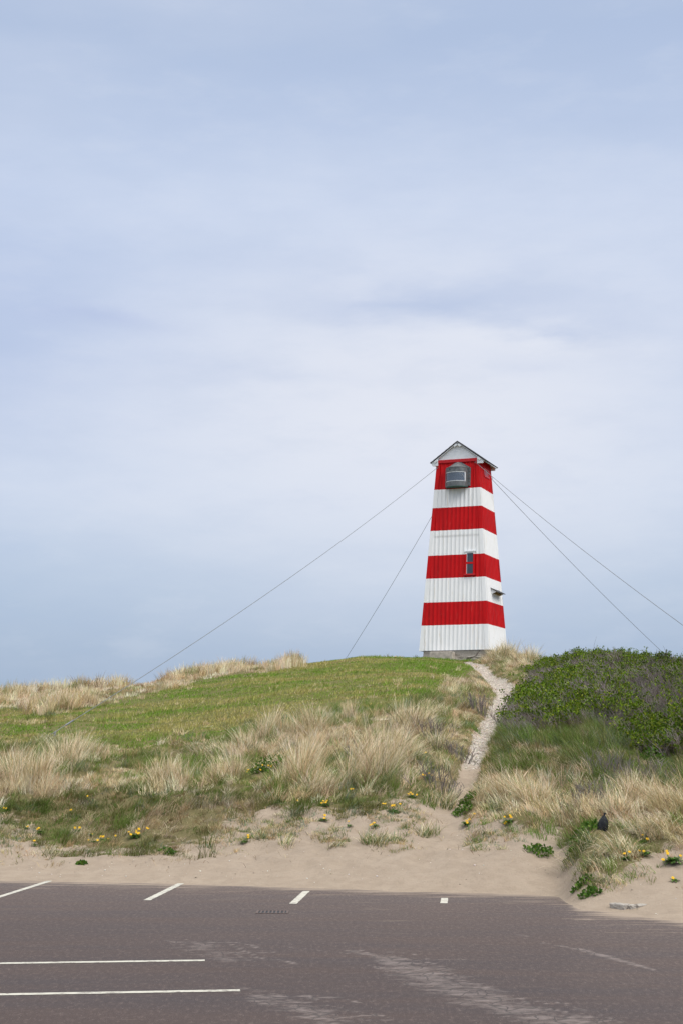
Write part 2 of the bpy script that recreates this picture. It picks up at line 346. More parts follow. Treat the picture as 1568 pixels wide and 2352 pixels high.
# painted bay lines
def paint_mat():
    m, nt, p = mat_new('road_paint'); v = coord(nt)
    c = mix(nt, noise(nt, v, 60, 5, .7), (.42, .40, .33), (.56, .53, .45))
    c = mix(nt, ramp(nt, noise(nt, v, 9, 6, .7), [(.50, gray(0)), (.62, gray(.8))]), c, (.17, .14, .125))
    nt.links.new(c, p.inputs['Base Color']); p.inputs['Roughness'].default_value = .75; bump(nt, p, noise(nt, v, 120, 3), .3, .004)
    return m
M_PAINT = paint_mat()
def gp(px, py): Y = F*CH/(py-HY); return np.array([(px-CX)/F*Y, Y])
def painted(a, b, w, skip=()):
    a, b = gp(*a), gp(*b); d = b-a; L = np.hypot(*d); d /= L; n = np.array([-d[1], d[0]])
    k = max(4, int(L/.05)); bm = bmesh.new(); prev = None
    for i in range(k+1):
        c = a+d*L*i/k; j = [(random.random()-.5)*.008 for _ in range(2)]
        e = [bm.verts.new((*(c+n*(w/2+j[0])), .004)), bm.verts.new((*(c-n*(w/2+j[1])), .004))]
        if prev: bm.faces.new((prev[0], prev[1], e[1], e[0]))
        prev = e
    tag(obj_bm('painted_line', bm, M_PAINT), kind='structure')
painted((-14, 2064.5), (131, 2018.5), .105); painted((338, 2068), (420, 2027.5), .115); painted((673, 2076), (704, 2047), .115)
painted((1018, 2075), (1020, 2063), .11)
painted((-60, 2214), (471, 2206.3), .115); painted((-60, 2285.8), (552, 2275.2), .115)
# ------------------------------------------------------------------ lighthouse
TB = Vector((6.27, 78.32, 7.02)); TA = R(-20.6); HT = 9.68; W0, W1 = 1.8, 1.08; K = (W0-W1)/HT
def hw(z): return W0-K*z
TM = Matrix.Translation(TB) @ Matrix.Rotation(TA, 4, 'Z'); TI = TM.inverted()
def on_front(px, py, off=0.0):      # local point where the sight line meets the front wall
    o = TI @ Vector((0, 0, CH)); d = TI.to_3x3() @ Vector(((px-CX)/F, 1, (HY-py)/F))
    t = (-(W0+off)+K*o.z-o.y)/(d.y-K*d.z); return o+d*t
def on_right(px, py, off=0.0):
    o = TI @ Vector((0, 0, CH)); d = TI.to_3x3() @ Vector(((px-CX)/F, 1, (HY-py)/F))
    t = ((W0+off)-K*o.z-o.x)/(d.x+K*d.z); return o+d*t
def corner_z(py):                   # height on the near corner that shows at that row
    z = 0.0
    for _ in range(30):
        p = TM @ Vector((hw(z), -hw(z), z)); z = CH+(HY-py)/F*p.y-TB.z
    return z
def cladding_mat():
    m, nt, p = mat_new('painted_cladding'); tc = nt.nodes.new('ShaderNodeTexCoord'); sp = nt.nodes.new('ShaderNodeSeparateXYZ')
    nt.links.new(tc.outputs['Object'], sp.inputs[0]); v = tc.outputs['Object']
    z = math_(nt, 'ADD', sp.outputs[2], math_(nt, 'MULTIPLY', math_(nt, 'SUBTRACT', noise(nt, v, 9, 3), .5), .025))
    zz = math_(nt, 'DIVIDE', z, 12.0)
    lv = [corner_z(y) for y in (1434.8, 1380.3, 1325, 1271.2, 1215.6, 1162.8, 1121)]
    cols = [gray(0), gray(1)]*4
    st = [(0, gray(0))]+[(l/12.0, cols[(i+1) % 2]) for i, l in enumerate(lv)]
    mask = ramp(nt, zz, st, 'CONSTANT')
    vs = coord(nt, (1, 1, .06)); s1 = noise(nt, vs, 7, 6, .65); n2 = noise(nt, v, 1.4, 5); n3 = noise(nt, v, 30, 4, .7)
    white = mix(nt, n2, (.84, .84, .825), (.91, .905, .895))
    white = mix(nt, ramp(nt, s1, [(.58, gray(0)), (.76, gray(.55))]), white, (.62, .50, .30))
    white = mix(nt, ramp(nt, n3, [(.70, gray(0)), (.8, gray(.6))]), white, (.40, .28, .14))
    red = mix(nt, n2, (.50, .004, .006), (.60, .006, .008))
    red = mix(nt, ramp(nt, s1, [(.46, gray(0)), (.72, gray(.7))]), red, (.30, .008, .010))
    s2 = noise(nt, coord(nt, (1, 1, .1), 'Object'), 13, 5, .7); red = mix(nt, ramp(nt, s2, [(.58, gray(0)), (.72, gray(.4))]), red, (.62, .09, .07)); white = mix(nt, ramp(nt, s2, [(.60, gray(0)), (.75, gray(.35))]), white, (.60, .57, .50))
    red = mix(nt, ramp(nt, n3, [(.68, gray(0)), (.8, gray(.5))]), red, (.60, .10, .08))
    c = mix(nt, mask, white, red); nt.links.new(c, p.inputs['Base Color'])
    p.inputs['Roughness'].default_value = .55; p.inputs['Specular IOR Level'].default_value = .14
    bump(nt, p, math_(nt, 'ADD', n3, n2), .12, .01)
    return m
M_CLAD = cladding_mat()
M_WHITE = simple('white_painted_wood', (.74, .76, .77), .5, .06, 5); M_RED = simple('red_painted_trim', (.50, .014, .018), .45, .12, 8)
M_SLATE = simple('roof_felt', (.075, .073, .075), .8, .3, 14, 0, .01); M_ZINC = simple('weathered_zinc', (.155, .165, .165), .5, .32, 7, .35, .004)
M_GREEN = simple('verdigris_metal', (.035, .085, .07), .6, .3, 9); M_STEEL = simple('galvanised_wire', (.20, .205, .21), .45, .2, 4, .6)
M_RUST = simple('rusty_bolt', (.16, .085, .055), .7, .3, 30); M_IRON = simple('sandy_cast_iron', (.115, .085, .075), .85, .4, 30); M_DARK = simple('dark_interior', (.02, .022, .026), .8, .2, 4)
M_BIRD = simple('bare_timber', (.36, .26, .12), .8, .3, 30)
def glass_mat():
    m, nt, p = mat_new('window_glass'); v = coord(nt)
    nt.links.new(mix(nt, noise(nt, v, 6, 5), (.018, .024, .036), (.05, .06, .08)), p.inputs['Base Color'])
    p.inputs['Roughness'].default_value = .12; p.inputs['Specular IOR Level'].default_value = .6
    return m
M_GLASS = glass_mat()
def clear_glass():
    m, nt, p = mat_new('lantern_glass'); v = coord(nt)
    p.inputs['Base Color'].default_value = (.16, .20, .26, 1); p.inputs['Roughness'].default_value = .08; p.inputs['Alpha'].default_value = .55
    p.inputs['Specular IOR Level'].default_value = .7
    return m
M_LGLASS = clear_glass()
def concrete_mat():
    m, nt, p = mat_new('weathered_concrete'); v = coord(nt)
    n1 = noise(nt, v, 2.2, 6); n2 = noise(nt, v, 24, 5, .7)
    c = mix(nt, n1, (.30, .265, .22), (.46, .42, .37)); c = mix(nt, ramp(nt, n2, [(.5, gray(0)), (.75, gray(.8))]), c, (.14, .115, .09))
    vo = N(nt, 'ShaderNodeTexVoronoi', Scale=.42); vo.feature = 'DISTANCE_TO_EDGE'
    w = nt.nodes.new('ShaderNodeVectorMath'); w.operation = 'MULTIPLY_ADD'; w.inputs[1].default_value = (.4, .4, .4)
    nz = N(nt, 'ShaderNodeTexNoise', Scale=3.0); nt.links.new(v, nz.inputs['Vector']); nt.links.new(nz.outputs['Color'], w.inputs[0]); nt.links.new(v, w.inputs[2]); nt.links.new(w.outputs[0], vo.inputs['Vector'])
    cr = ramp(nt, vo.outputs['Distance'], [(.004, gray(1)), (.014, gray(0))]); c = mix(nt, math_(nt, 'MULTIPLY', cr, .7), c, (.09, .07, .055))
    nt.links.new(c, p.inputs['Base Color']); p.inputs['Roughness'].default_value = .95
    bump(nt, p, math_(nt, 'SUBTRACT', n2, cr), .7, .03); return m
M_CONC = concrete_mat(); M_STEP = simple('pale_concrete', (.46, .405, .345), .9, .22, 6, 0, .01)

tower = empty('lighthouse', TB, TA)
tag(tower, 'red and white banded square wooden lighthouse with gabled roof on the dune top', 'lighthouse')
ZLAP = corner_z(1228)
def wall(side):
    """corrugated sheet wall: pans with raised ribs every 0.217 m, cut along the tapering corners"""
    us = []; pitch, rw, rh, ch = (.217, .27, .217, .217)[side], .05, (.02, .05, .045, .045)[side], (.012, .018, .012, .012)[side]
    for k in range(-9, 10):
        c = k*pitch; us += [(c-rw/2-ch, 0), (c-rw/2, rh), (c+rw/2, rh), (c+rw/2+ch, 0)]
    zs = [-.02]+[HT*i/56 for i in range(1, 57)]; zs = sorted(zs+[ZLAP-.002, ZLAP+.002])
    V = []; Q = []
    for z in zs:
        lim = hw(z)-.06; lap = .0025 if z > ZLAP and side == 0 else 0
        for u, o in us:
            uc = max(-lim, min(lim, u)); x, y = uc, -(hw(z)+o+lap)
            for _ in range(side): x, y = -y, x
            V.append((x, y, z))
    n = len(us)
    for i in range(len(zs)-1):
        for j in range(n-1):
            a = [i*n+j, i*n+j+1, (i+1)*n+j+1, (i+1)*n+j]
            if (Vector(V[a[0]])-Vector(V[a[1]])).length+(Vector(V[a[2]])-Vector(V[a[3]])).length > .012: Q.append(a)
    return obj_np('wall', V, Q, [], M_CLAD, tower)
for s in range(4): wall(s)
for sx, sy in ((-1, -1), (1, -1), (1, 1), (-1, 1)):
    bm = bmesh.new(); prev = None; t = .032; wd = .17
    zs = [-.025+(HT+.02)*i/24 for i in range(25)]
    for z in zs:
        h = hw(z); j = .004*math.sin(z*3)
        P = [(h+t, h-wd), (h+t, h+t-.008), (h+t-.008, h+t), (h-wd, h+t), (h-wd-.004, h-.01), (h-.02, h-.02), (h-.01, h-wd-.004)]
        ring = [bm.verts.new((sx*a, sy*b, z)) for a, b in P]
        if prev:
            for k in range(len(ring)): bm.faces.new((prev[k], prev[(k+1) % len(ring)], ring[(k+1) % len(ring)], ring[k]))
        else: bm.faces.new(ring)
        prev = ring
    bm.faces.new(prev[::-1]); obj_bm('corner_trim', bm, M_CLAD, tower)
# head moulding under each gable
bm = bmesh.new(); add_box(bm, -W1+.02, W1-.02, -W1-.075, -W1-.036, HT-.13, HT+.03, bev=.006); obj_bm('head_moulding', bm, M_RED, tower)
# gables
RISE = math.tan(R(35.7)); SPAN = 1.445; APEX = 17.65-TB.z; EAVE = APEX-SPAN*RISE
for sy in (-1, 1):
    bm = bmesh.new(); y = sy*(W1+.035); zt = APEX-.13
    hwg = W1+.03; add_poly_prism(bm, [Vector((-hwg, y, HT+.031)), Vector((hwg, y, HT+.031)), Vector((hwg, y, zt-hwg*RISE+.02)), Vector((0, y, zt)), Vector((-hwg, y, zt-hwg*RISE+.02))], Vector((0, -sy*.06, 0)))
    obj_bm('gable', bm, M_WHITE, tower)
YF, YB = -W1-.14, W1+.27
roof = None
for sx in (-1, 1):
    bm = bmesh.new(); th = .045
    n = Vector((sx*math.sin(R(35.7)), 0, math.cos(R(35.7))))
    rows = 7
    a0 = Vector((0, 0, APEX)); a1 = Vector((sx*SPAN, 0, EAVE))
    for i in range(rows):      # lapped felt courses
        p, q = a0.lerp(a1, i/rows), a0.lerp(a1, min(1, (i+1.12)/rows)); l0, l1 = n*(.000), n*(.012)
        pts = [p+l0, q+l1, q+l1-n*.055, p+l0-n*.055]
        add_poly_prism(bm, [Vector((v.x, YF, v.z)) for v in pts], Vector((0, YB-YF, 0)))
    o = obj_bm('roof', bm, M_SLATE, tower)
    bm = bmesh.new(); pts = [a0-n*.058, a1-n*.058-Vector((sx*.02, 0, .0)), a1-n*.083-Vector((sx*.02, 0, 0)), a0-n*.086]
    add_poly_prism(bm, [Vector((v.x, YF+.02, v.z)) for v in pts], Vector((0, YB-YF-.04, 0)))
    obj_bm('roof_boarding', bm, M_WHITE, o)
    for yy in (YF+.03, YB-.20):      # brackets that carry the eaves
        bm = bmesh.new(); x0, x1 = W1-.05, SPAN-.10
        zf = lambda x: APEX-x*RISE-.11
        pts = [(x0, zf(x0)-.0), (x1, zf(x1)), (x1, zf(x1)-.10), (x1-.03, zf(x1)-.13), (x0, zf(x1)-.13)]
        add_poly_prism(bm, [Vector((sx*x, yy, z)) for x, z in pts], Vector((0, .09, 0))); obj_bm('eaves_bracket', bm, M_WHITE, o)
    for q in (.08, .80):        # purlin ends below the verge
        bm = bmesh.new(); c = a0.lerp(a1, q)-n*.088; d = (a1-a0).normalized()
        pts = [c, c+d*.16, c+d*.16-n*.085, c-n*.085]
        add_poly_prism(bm, [Vector((v.x, YF-.02, v.z)) for v in pts], Vector((0, .3, 0))); obj_bm('purlin_end', bm, M_WHITE, o)
# lantern oriel
def lantern():
    pl = on_front(1080.8, 1116); pr = on_front(1080.8, 1074); ap = on_front(1051, 1058.4)
    cx = .03; hwid = .66; zb, zs, za = pl.z, pr.z, ap.z; yb = lambda z: -(hw(z)+.05)
    bm = bmesh.new(); pts = [(cx-hwid, zb), (cx+hwid, zb), (cx+hwid, zs), (cx, za), (cx-hwid, zs)]
    add_poly_prism(bm, [Vector((x, yb(z), z)) for x, z in pts], Vector((0, .04, 0)))
    root = obj_bm('lantern_housing', bm, M_ZINC, tower)
    zt, zbt = 16.22-TB.z, 15.29-TB.z; w0, w1 = 15.53-TB.z, 16.00-TB.z; yw = yb(zt)+.03; dep = .60; rx = .565; cb = cx-.04
    def prof(k, n, s=1.0): a = math.pi*(k/n); return Vector((cb-rx*s*math.cos(a), yw-.02-dep*s*abs(math.sin(a))**.92, 0))
    n = 28
    def shell(name, z0, z1, mat, s0=1.0, s1=.975, k0=0, k1=n):
        bm = bmesh.new(); prev = None
        for k in range(k0, k1+1):
            o_, i_ = prof(k, n, s0), prof(k, n, s1)
            ring = [bm.verts.new((o_.x, o_.y, z0)), bm.verts.new((o_.x, o_.y, z1)), bm.verts.new((i_.x, i_.y, z1)), bm.verts.new((i_.x, i_.y, z0))]
            if prev:
                for q in range(4): bm.faces.new((prev[q], prev[(q+1) % 4], ring[(q+1) % 4], ring[q]))
            else: bm.faces.new(ring)
            prev = ring
        bm.faces.new(prev[::-1]); return obj_bm(name, bm, mat, root)
    shell('upper_band', w1, zt, M_ZINC); shell('lower_band', zbt, w0, M_ZINC)
    shell('glazing_bar', w1-.026, w1-.002, M_WHITE, 1.006, .98, 2, n-4); shell('glazing_bar', w0+.002, w0+.026, M_WHITE, 1.006, .98, 2, n-4)
    shell('side_cheek', w0, w1, M_ZINC, 1.0, .975, n-4, n); shell('side_cheek', w0, w1, M_ZINC, 1.0, .975, 0, 2)
    shell('glazing_bar', w0+.036, w1-.036, M_WHITE, 1.006, .98, n-5, n-4)
    shell('glass', w0+.03, w1-.03, M_LGLASS, .985, .98, 2, n-4)
    for nm, z0, z1, mt in (('lantern_base', zbt-.035, zbt-.001, M_GREEN), ('lantern_top', zt+.001, zt+.03, M_ZINC)):
        bm = bmesh.new(); ps = [prof(k, n, 1.015) for k in range(n+1)]
        add_poly_prism(bm, [Vector((p.x, p.y, z0)) for p in ps], Vector((0, 0, z1-z0))); obj_bm(nm, bm, mt, root)
    # sloped cap from oriel top up to the plate's gable
    bm = bmesh.new(); top = bm.verts.new((cx, yb(za)-.01, za-.06)); ps = [bm.verts.new((prof(k, n, .97).x, prof(k, n, .97).y, zt+.032)) for k in range(n+1)]
    for a, b in zip(ps[:-1], ps[1:]): bm.faces.new((a, b, top))
    bm.faces.new(ps[::-1]); obj_bm('lantern_cap', bm, M_ZINC, root)
    # inside: dark back, lamp, white blind
    bm = bmesh.new(); ps = [prof(k, n, .80) for k in range(n+1)]
    add_box(bm, cb-.5, cb+.5, yw-.06, yw-.03, w0, w1); obj_bm('lantern_back', bm, M_DARK, root)
    bm = bmesh.new(); add_tube(bm, [(cb-.05, yw-.22, w0), (cb-.05, yw-.22, w0+.05), (cb-.05, yw-.22, w0+.08), (cb-.05, yw-.22, w0+.30), (cb-.05, yw-.22, w0+.33)], [.14, .14, .11, .11, .05], 16)
    obj_bm('lamp', bm, M_GLASS, root)
    bm = bmesh.new(); prev = None
    for i in range(13):
        t = i/12; a = math.pi*(.60+.25*t); z = w1-.03-(w1-w0-.06)*(t**1.6)
        p = Vector((cb-rx*.95*math.cos(a), yw-.02-dep*.95*abs(math.sin(a))**.92, z)); wd = .02+.06*math.sin(math.pi*min(1, t*1.1))
        ring = [bm.verts.new(p+Vector((-wd, 0, .02))), bm.verts.new(p+Vector((wd*.6, 0, .02))), bm.verts.new(p+Vector((wd*.6, .012, .02))), bm.verts.new(p+Vector((-wd, .012, .02)))]
        if prev:
            for q in range(4): bm.faces.new((prev[q], prev[(q+1) % 4], ring[(q+1) % 4], ring[q]))
        prev = ring
    obj_bm('blind', bm, M_WHITE, root)
    bm = bmesh.new(); c = prof(10, n, 1.0); add_tube(bm, [(c.x, c.y+.01, zt-.08), (c.x-.01, c.y-.03, zt-.08)], .03, 12); obj_bm('vent_plug', bm, M_GREEN, root)
    k = 0
    for i in range(6):
        z = zb+.04+(zs-zb-.04)*i/5; bm = bmesh.new(); y = yb(z); add_tube(bm, [(cx+hwid-.07, y+.01, z), (cx+hwid-.07, y-.02, z), (cx+hwid-.07, y-.028, z)], [.026, .026, .014], 8); obj_bm('bolt', bm, M_RUST, root)
    for i in range(1, 5):
        for sx in (-1, 1):
            t = i/5; x = cx+sx*(hwid-.07)*(1-t); z = zs+(za-zs)*t-.075; bm = bmesh.new(); y = yb(z); add_tube(bm, [(x, y+.01, z), (x, y-.02, z), (x, y-.028, z)], [.024, .024, .012], 8); obj_bm('bolt', bm, M_RUST, root)
lantern()
# front window, two panes one above the other
def front_window():
    a = on_front(1066.3, 1320.5); b = on_front(1090, 1264.8)
    def fr(x0, x1, z0, z1, o0, o1, bm):
        P = [(x0, z0), (x1, z0), (x1, z1), (x0, z1)]
        add_poly_prism(bm, [Vector((x, -(hw(z)+o1), z)) for x, z in P], Vector((0, o1-o0, 0)))
    x0, x1, z0, z1 = a.x, b.x, a.z, b.z; t = .085; zm = on_front(1078, 1293).z
    bm = bmesh.new()
    fr(x0, x0+t, z0+.05, z1-.05, .005, .055, bm); fr(x1-t, x1, z0+.05, z1-.05, .005, .055, bm)
    fr(x0+t+.001, x1-t-.001, zm-.045, zm+.045, .005, .05, bm)
    root = obj_bm('window', bm, M_CLAD, tower)
    bm = bmesh.new(); fr(x0-.04, x1+.04, z0-.03, z0+.049, .0, .085, bm); obj_bm('sill', bm, M_RED, root)
    bm = bmesh.new(); fr(x0-.03, x1+.03, z1-.049, z1+.01, .0, .085, bm); fr(x0+t+.001, x1-t-.001, z1-.115, z1-.052, .002, .05, bm); obj_bm('drip_board', bm, M_WHITE, root)
    for q0, q1 in ((z0+.052, zm-.047), (zm+.047, z1-.118)):
        bm = bmesh.new(); fr(x0+t+.002, x1-t-.002, q0, q1, .03, .034, bm); obj_bm('pane', bm, M_GLASS, root)
    for x in (x0+t+.004,):
        bm = bmesh.new(); fr(x, x+.022, z0+.054, zm-.05, .035, .042, bm); fr(x, x+.022, zm+.05, z1-.12, .035, .042, bm); obj_bm('glazing_bead', bm, M_WHITE, root)
front_window()
def side_window():
    a = on_right(1109.5, 1094); b = on_right(1118.5, 1067)
    y0, y1 = min(a.y, b.y), max(a.y, b.y); z0, z1 = a.z, HT-.35
    def fr(u0, u1, q0, q1, o0, o1, bm):
        P = [(u0, q0), (u1, q0), (u1, q1), (u0, q1)]
        add_poly_prism(bm, [Vector((hw(z)+o1, u, z)) for u, z in P], Vector((o0-o1, 0, 0)))
    bm = bmesh.new(); t = .07
    fr(y0, y0+t, z0, z1, .002, .06, bm); fr(y1-t, y1, z0, z1, .002, .06, bm); fr(y0+t+.001, y1-t-.001, z0, z0+t, .002, .06, bm); fr(y0+t+.001, y1-t-.001, z1-t, z1, .002, .06, bm)
    root = obj_bm('side_window', bm, M_RED, tower)
    bm = bmesh.new(); fr(y0+t+.002, y1-t-.002, z0+t+.002, z1-t-.002, .03, .034, bm); obj_bm('pane', bm, M_GLASS, root)
side_window()
def vent_hood():
    a = on_right(1125.5, 1349.5); b = on_right(1150, 1360)
    y0, y1, z = a.y, min(b.y, a.y+1.5), a.z; y1 = max(y1, y0+1.15); h = hw(z)+.028
    bm = bmesh.new(); add_poly_prism(bm, [Vector((h-.03, y0-.05, z)), Vector((h+.34, y0-.05, z-.20)), Vector((h+.34, y0-.05, z-.24)), Vector((h-.03, y0-.05, z-.04))], Vector((0, y1-y0+.1, 0)))
    root = obj_bm('vent_hood', bm, M_SLATE, tower)
    for y in (y0, y1-.025):
        bm = bmesh.new(); add_poly_prism(bm, [Vector((h-.0, y, z-.06)), Vector((h+.28, y, z-.215)), Vector((h+.02, y, z-.33))], Vector((0, .025, 0))); obj_bm('hood_cheek', bm, M_WHITE, root)
    for i in range(6):
        bm = bmesh.new(); y = y0+.1+(y1-y0-.2)*i/5; add_box(bm, h-.02, h+.14, y-.03, y+.03, z-.30, z-.20); obj_bm('hood_louvre', bm, M_BIRD, root)
vent_hood()
# foundation and step
def rough_block(name, x0, x1, y0, y1, z0, z1, parent, amp=.018, step=.12):
    bm = bmesh.new(); add_box(bm, x0, x1, y0, y1, z0, z1)
    L = max(x1-x0, y1-y0); bmesh.ops.bevel(bm, geom=bm.edges[:], offset=.02, segments=1, affect='EDGES')
    bmesh.ops.subdivide_edges(bm, edges=[e for e in bm.edges if e.calc_length() > step*2], cuts=min(14, int(L/step)), use_grid_fill=True)
    for v in bm.verts:
        q = v.co*3; v.co += Vector((math.sin(q.y*3.1+q.z*5.7), math.sin(q.x*4.3+q.z*6.1), math.sin(q.x*3.7+q.y*2.9)))*amp*.4+Vector([random.uniform(-1, 1)*amp*.35 for _ in range(3)])
    return obj_bm(name, bm, M_STEP if name == 'step_block' else M_CONC, parent)
rough_block('foundation', -W0+.17, W0-.02, -W0+.03, W0-.05, -.36, -.03, tower)
rough_block('foundation', -W0+.10, W0-.06, -W0-.06, W0-.1, -1.2, -.34, tower, .05)
bm = bmesh.new(); add_box(bm, -W0+.05, W0-.05, -W0+.05, W0-.05, -.03, .0); obj_bm('gap_shade', bm, M_DARK, tower)  # near-black slab standing in for the shade in the gap under the walls
st = empty('concrete_step', TM @ Vector((0, 0, -.7)), TA)
tag(st, 'pale concrete step block against the lighthouse foundation beside the gravel path', 'step')
o = rough_block('step_block', -1.12, .06, -W0-.55, -W0-.02, -.6, .585, st, .012)
bm = bmesh.new(); add_box(bm, -1.05, -.01, -W0-.5, -W0-.06, .57, .60, bev=.008); obj_bm('step_tread', bm, M_STEP, st)
# eye bolts + guy wires
def guy(att, end, label, sag=.25, eye=True):
    a, b = Vector(att), Vector(end); bm = bmesh.new(); n = 24
    pts = [a.lerp(b, i/n)-Vector((0, 0, sag*4*(i/n)*(1-i/n))) for i in range(n+1)]
    w = empty('guy_wire', b); tag(w, label, 'guy wire', 'steel wires staying the lighthouse')
    pl = [p-b for p in pts]; add_tube(bm, pl, .0105, 6); obj_bm('cable', bm, M_STEEL, w)
    d = (pl[-1]-pl[-2]).normalized(); bm = bmesh.new(); add_tube(bm, [pl[-1]-d*1.3, pl[-1]-d*1.25, pl[-1]-d*.85, pl[-1]-d*.8], [.012, .03, .03, .012], 8); obj_bm('turnbuckle', bm, M_STEEL, w)
    bm = bmesh.new(); dd = Vector((pl[-2]-pl[-1])).normalized(); add_tube(bm, [pl[-1]-Vector((0, 0, .5)), pl[-1]+dd*.25], [.03, .03], 8); obj_bm('ground_anchor', bm, M_STEEL, w)
def eyebolt(loc, out):
    bm = bmesh.new(); o_ = Vector(out); p = Vector(loc)
    add_tube(bm, [p-o_*.05, p+o_*.06], .018, 8)
    add_tube(bm, [p+o_*(.10+.04*math.cos(a))+Vector((0, 0, .04*math.sin(a))) for a in [i*math.pi/6 for i in range(13)]], .011, 6, False)
    obj_bm('eye_bolt', bm, M_STEEL, tower)
fl = on_front(1005, 1075, .03); fr_ = on_front(1088.5, 1063, .03)
eyebolt(fl, (-.5, -.86, 0)); eyebolt(fr_, (.5, -.86, 0))
x, y, z = hit([118], [1694]); guy(TM @ Vector(fl)+Vector((-.05, -.12, 0)), (x[0], y[0], z[0]+.1), 'guy wire running down left in front of the lawn from the gable', .35)
pB = Vector((hw(9.05), hw(9.05)-.1, 9.05)); pL = Vector((-hw(8.75), hw(8.75), 8.75))
eyebolt(pB, (.7, .7, 0)); eyebolt(pL, (-.7, .7, 0))
ex = Vector(world(1900, 1700+3, 48)); ex.z = float(H(ex.x, ex.y)); A = TM @ Vector(fr_)+Vector((.05, -.12, 0))
# far end chosen on the sight line slope seen in the photograph
def aim(A, px, py, Y): return Vector(world(px, py, Y))
e1 = aim(A, 1905, 1716, 46); e1.z = max(e1.z, float(H(e1.x, e1.y)))
guy(A, e1, 'upper guy wire running down right from the front of the red gable end', .3)
e2 = aim(pB, 1600, 1572, 92); guy(TM @ pB, e2, 'lower right guy wire running down behind the rose thicket', .25)
e3 = aim(pL, 742, 1592, 95); guy(TM @ pL, e3, 'steep guy wire running from behind the lighthouse to the lawn crest', .25)
# ------------------------------------------------------------------ grasses
def blades(P, Hh, Wd, az, lean, C, base_dark=None, tri=False, rng=RNG):
    """tapering bent blades; C is each blade's own colour, tips a little drier"""
    n = len(P); P = np.asarray(P, float); side = rng.uniform(0, 2*np.pi, n)
    sx, sy = np.cos(side), np.sin(side); dx, dy = np.cos(az), np.sin(az)
    lv = [0, 1.0] if tri else [0, .38, .72, 1.0]; V = []
    for t in lv:
        hor = Hh*lean*(t**1.7); ver = Hh*t*np.sqrt(np.clip(1-(lean*.75)**2*t, .05, 1))
        c = P+np.stack([dx*hor, dy*hor, ver], 1)
        if t < 1:
            w = Wd*(1-.55*t)*.5; o = np.stack([sx*w, sy*w, np.zeros(n)], 1); V += [c-o, c+o]
        else: V += [c]
    k = len(V); VV = np.stack(V, 1).reshape(-1, 3); b = (np.arange(n)*k)[:, None]
    if tri: q = np.zeros((0, 4), int); t_ = b+np.array([[0, 1, 2]])
    else:
        q = np.concatenate([b+np.array([[0, 1, 3, 2]]), b+np.array([[2, 3, 5, 4]])]); t_ = b+np.array([[4, 5, 6]])
    return VV, q, t_, np.repeat(C, k, 0)
def merge(parts):
    V = []; Q = []; T = []; C = []; o = 0
    for v, q, t, c in parts:
        V.append(v); Q.append(q+o); T.append(t+o); C.append(c); o += len(v)
    return np.concatenate(V), np.concatenate(Q), np.concatenate(T), np.concatenate(C)
STRAW = np.array([.66, .53, .33]); STRAW2 = np.array([.47, .35, .19]); PALE = np.array([.78, .67, .48]); OLIVE = np.array([.20, .20, .07]); GREEN = np.array([.125, .185, .045]); BLUEG = np.array([.19, .24, .15]); BROWN = np.array([.22, .14, .07])
def pal(n, ws, cols, rng=RNG, jit=.22):
    k = rng.choice(len(cols), n, p=np.array(ws)/sum(ws)); c = np.array(cols)[k]
    return np.clip(c*(1+rng.uniform(-jit, jit, (n, 1)))*(1+rng.uniform(-.07, .07, (n, 3))), .01, .9)
def scatter(x0, x1, y0, y1, per_m2, rng=RNG):
    n = int((x1-x0)*(y1-y0)*per_m2); return rng.uniform(x0, x1, n), rng.uniform(y0, y1, n)
def in_view(X, Y, m=1.35): return np.abs(X/Y*F+40) < CX*m
BUSH_POLY = poly_world([(1165,1702),(1178,1668),(1205,1632),(1226,1598),(1243,1562),(1275,1540),(1350,1532),(1460,1548),(1568,1562),(1800,1590),(1800,1790),(1568,1768),(1500,1735),(1440,1690),(1330,1672),(1220,1672)])
def clumps(X, Y, per, rad, h, lean, az, Cb, width, aspread=.7, jit=.2, fan=.5, hv=(.55, 1.1), rng=RNG):
    """tufts: per blades round every centre; arrays rad, h, lean, az, Cb (n,3) belong to the tuft"""
    n = len(X); k = np.repeat(np.arange(n), per); m = len(k); a = rng.uniform(0, 2*np.pi, m); r = np.sqrt(rng.random(m))
    bx = X[k]+np.cos(a)*r*rad[k]; by = Y[k]+np.sin(a)*r*rad[k]
    z = np.where(rng.random(m) < fan, a+rng.normal(0, .5, m), az[k]+rng.normal(0, aspread, m))
    hh = h[k]*rng.uniform(hv[0], hv[1], m)*(1-.3*r*r); ln = np.clip(lean[k]*rng.uniform(.35, 1.6, m)+.25*r*rng.random(m), .03, 1.3)
    C = np.clip(Cb[k]*(1+rng.uniform(-jit, jit, (m, 1)))*(1+rng.uniform(-.06, .06, (m, 3))), .01, .9)
    return blades(np.stack([bx, by, H(bx, by)-.02], 1), hh, rng.uniform(width*.7, width*1.4, m), z, ln, C, rng=rng)
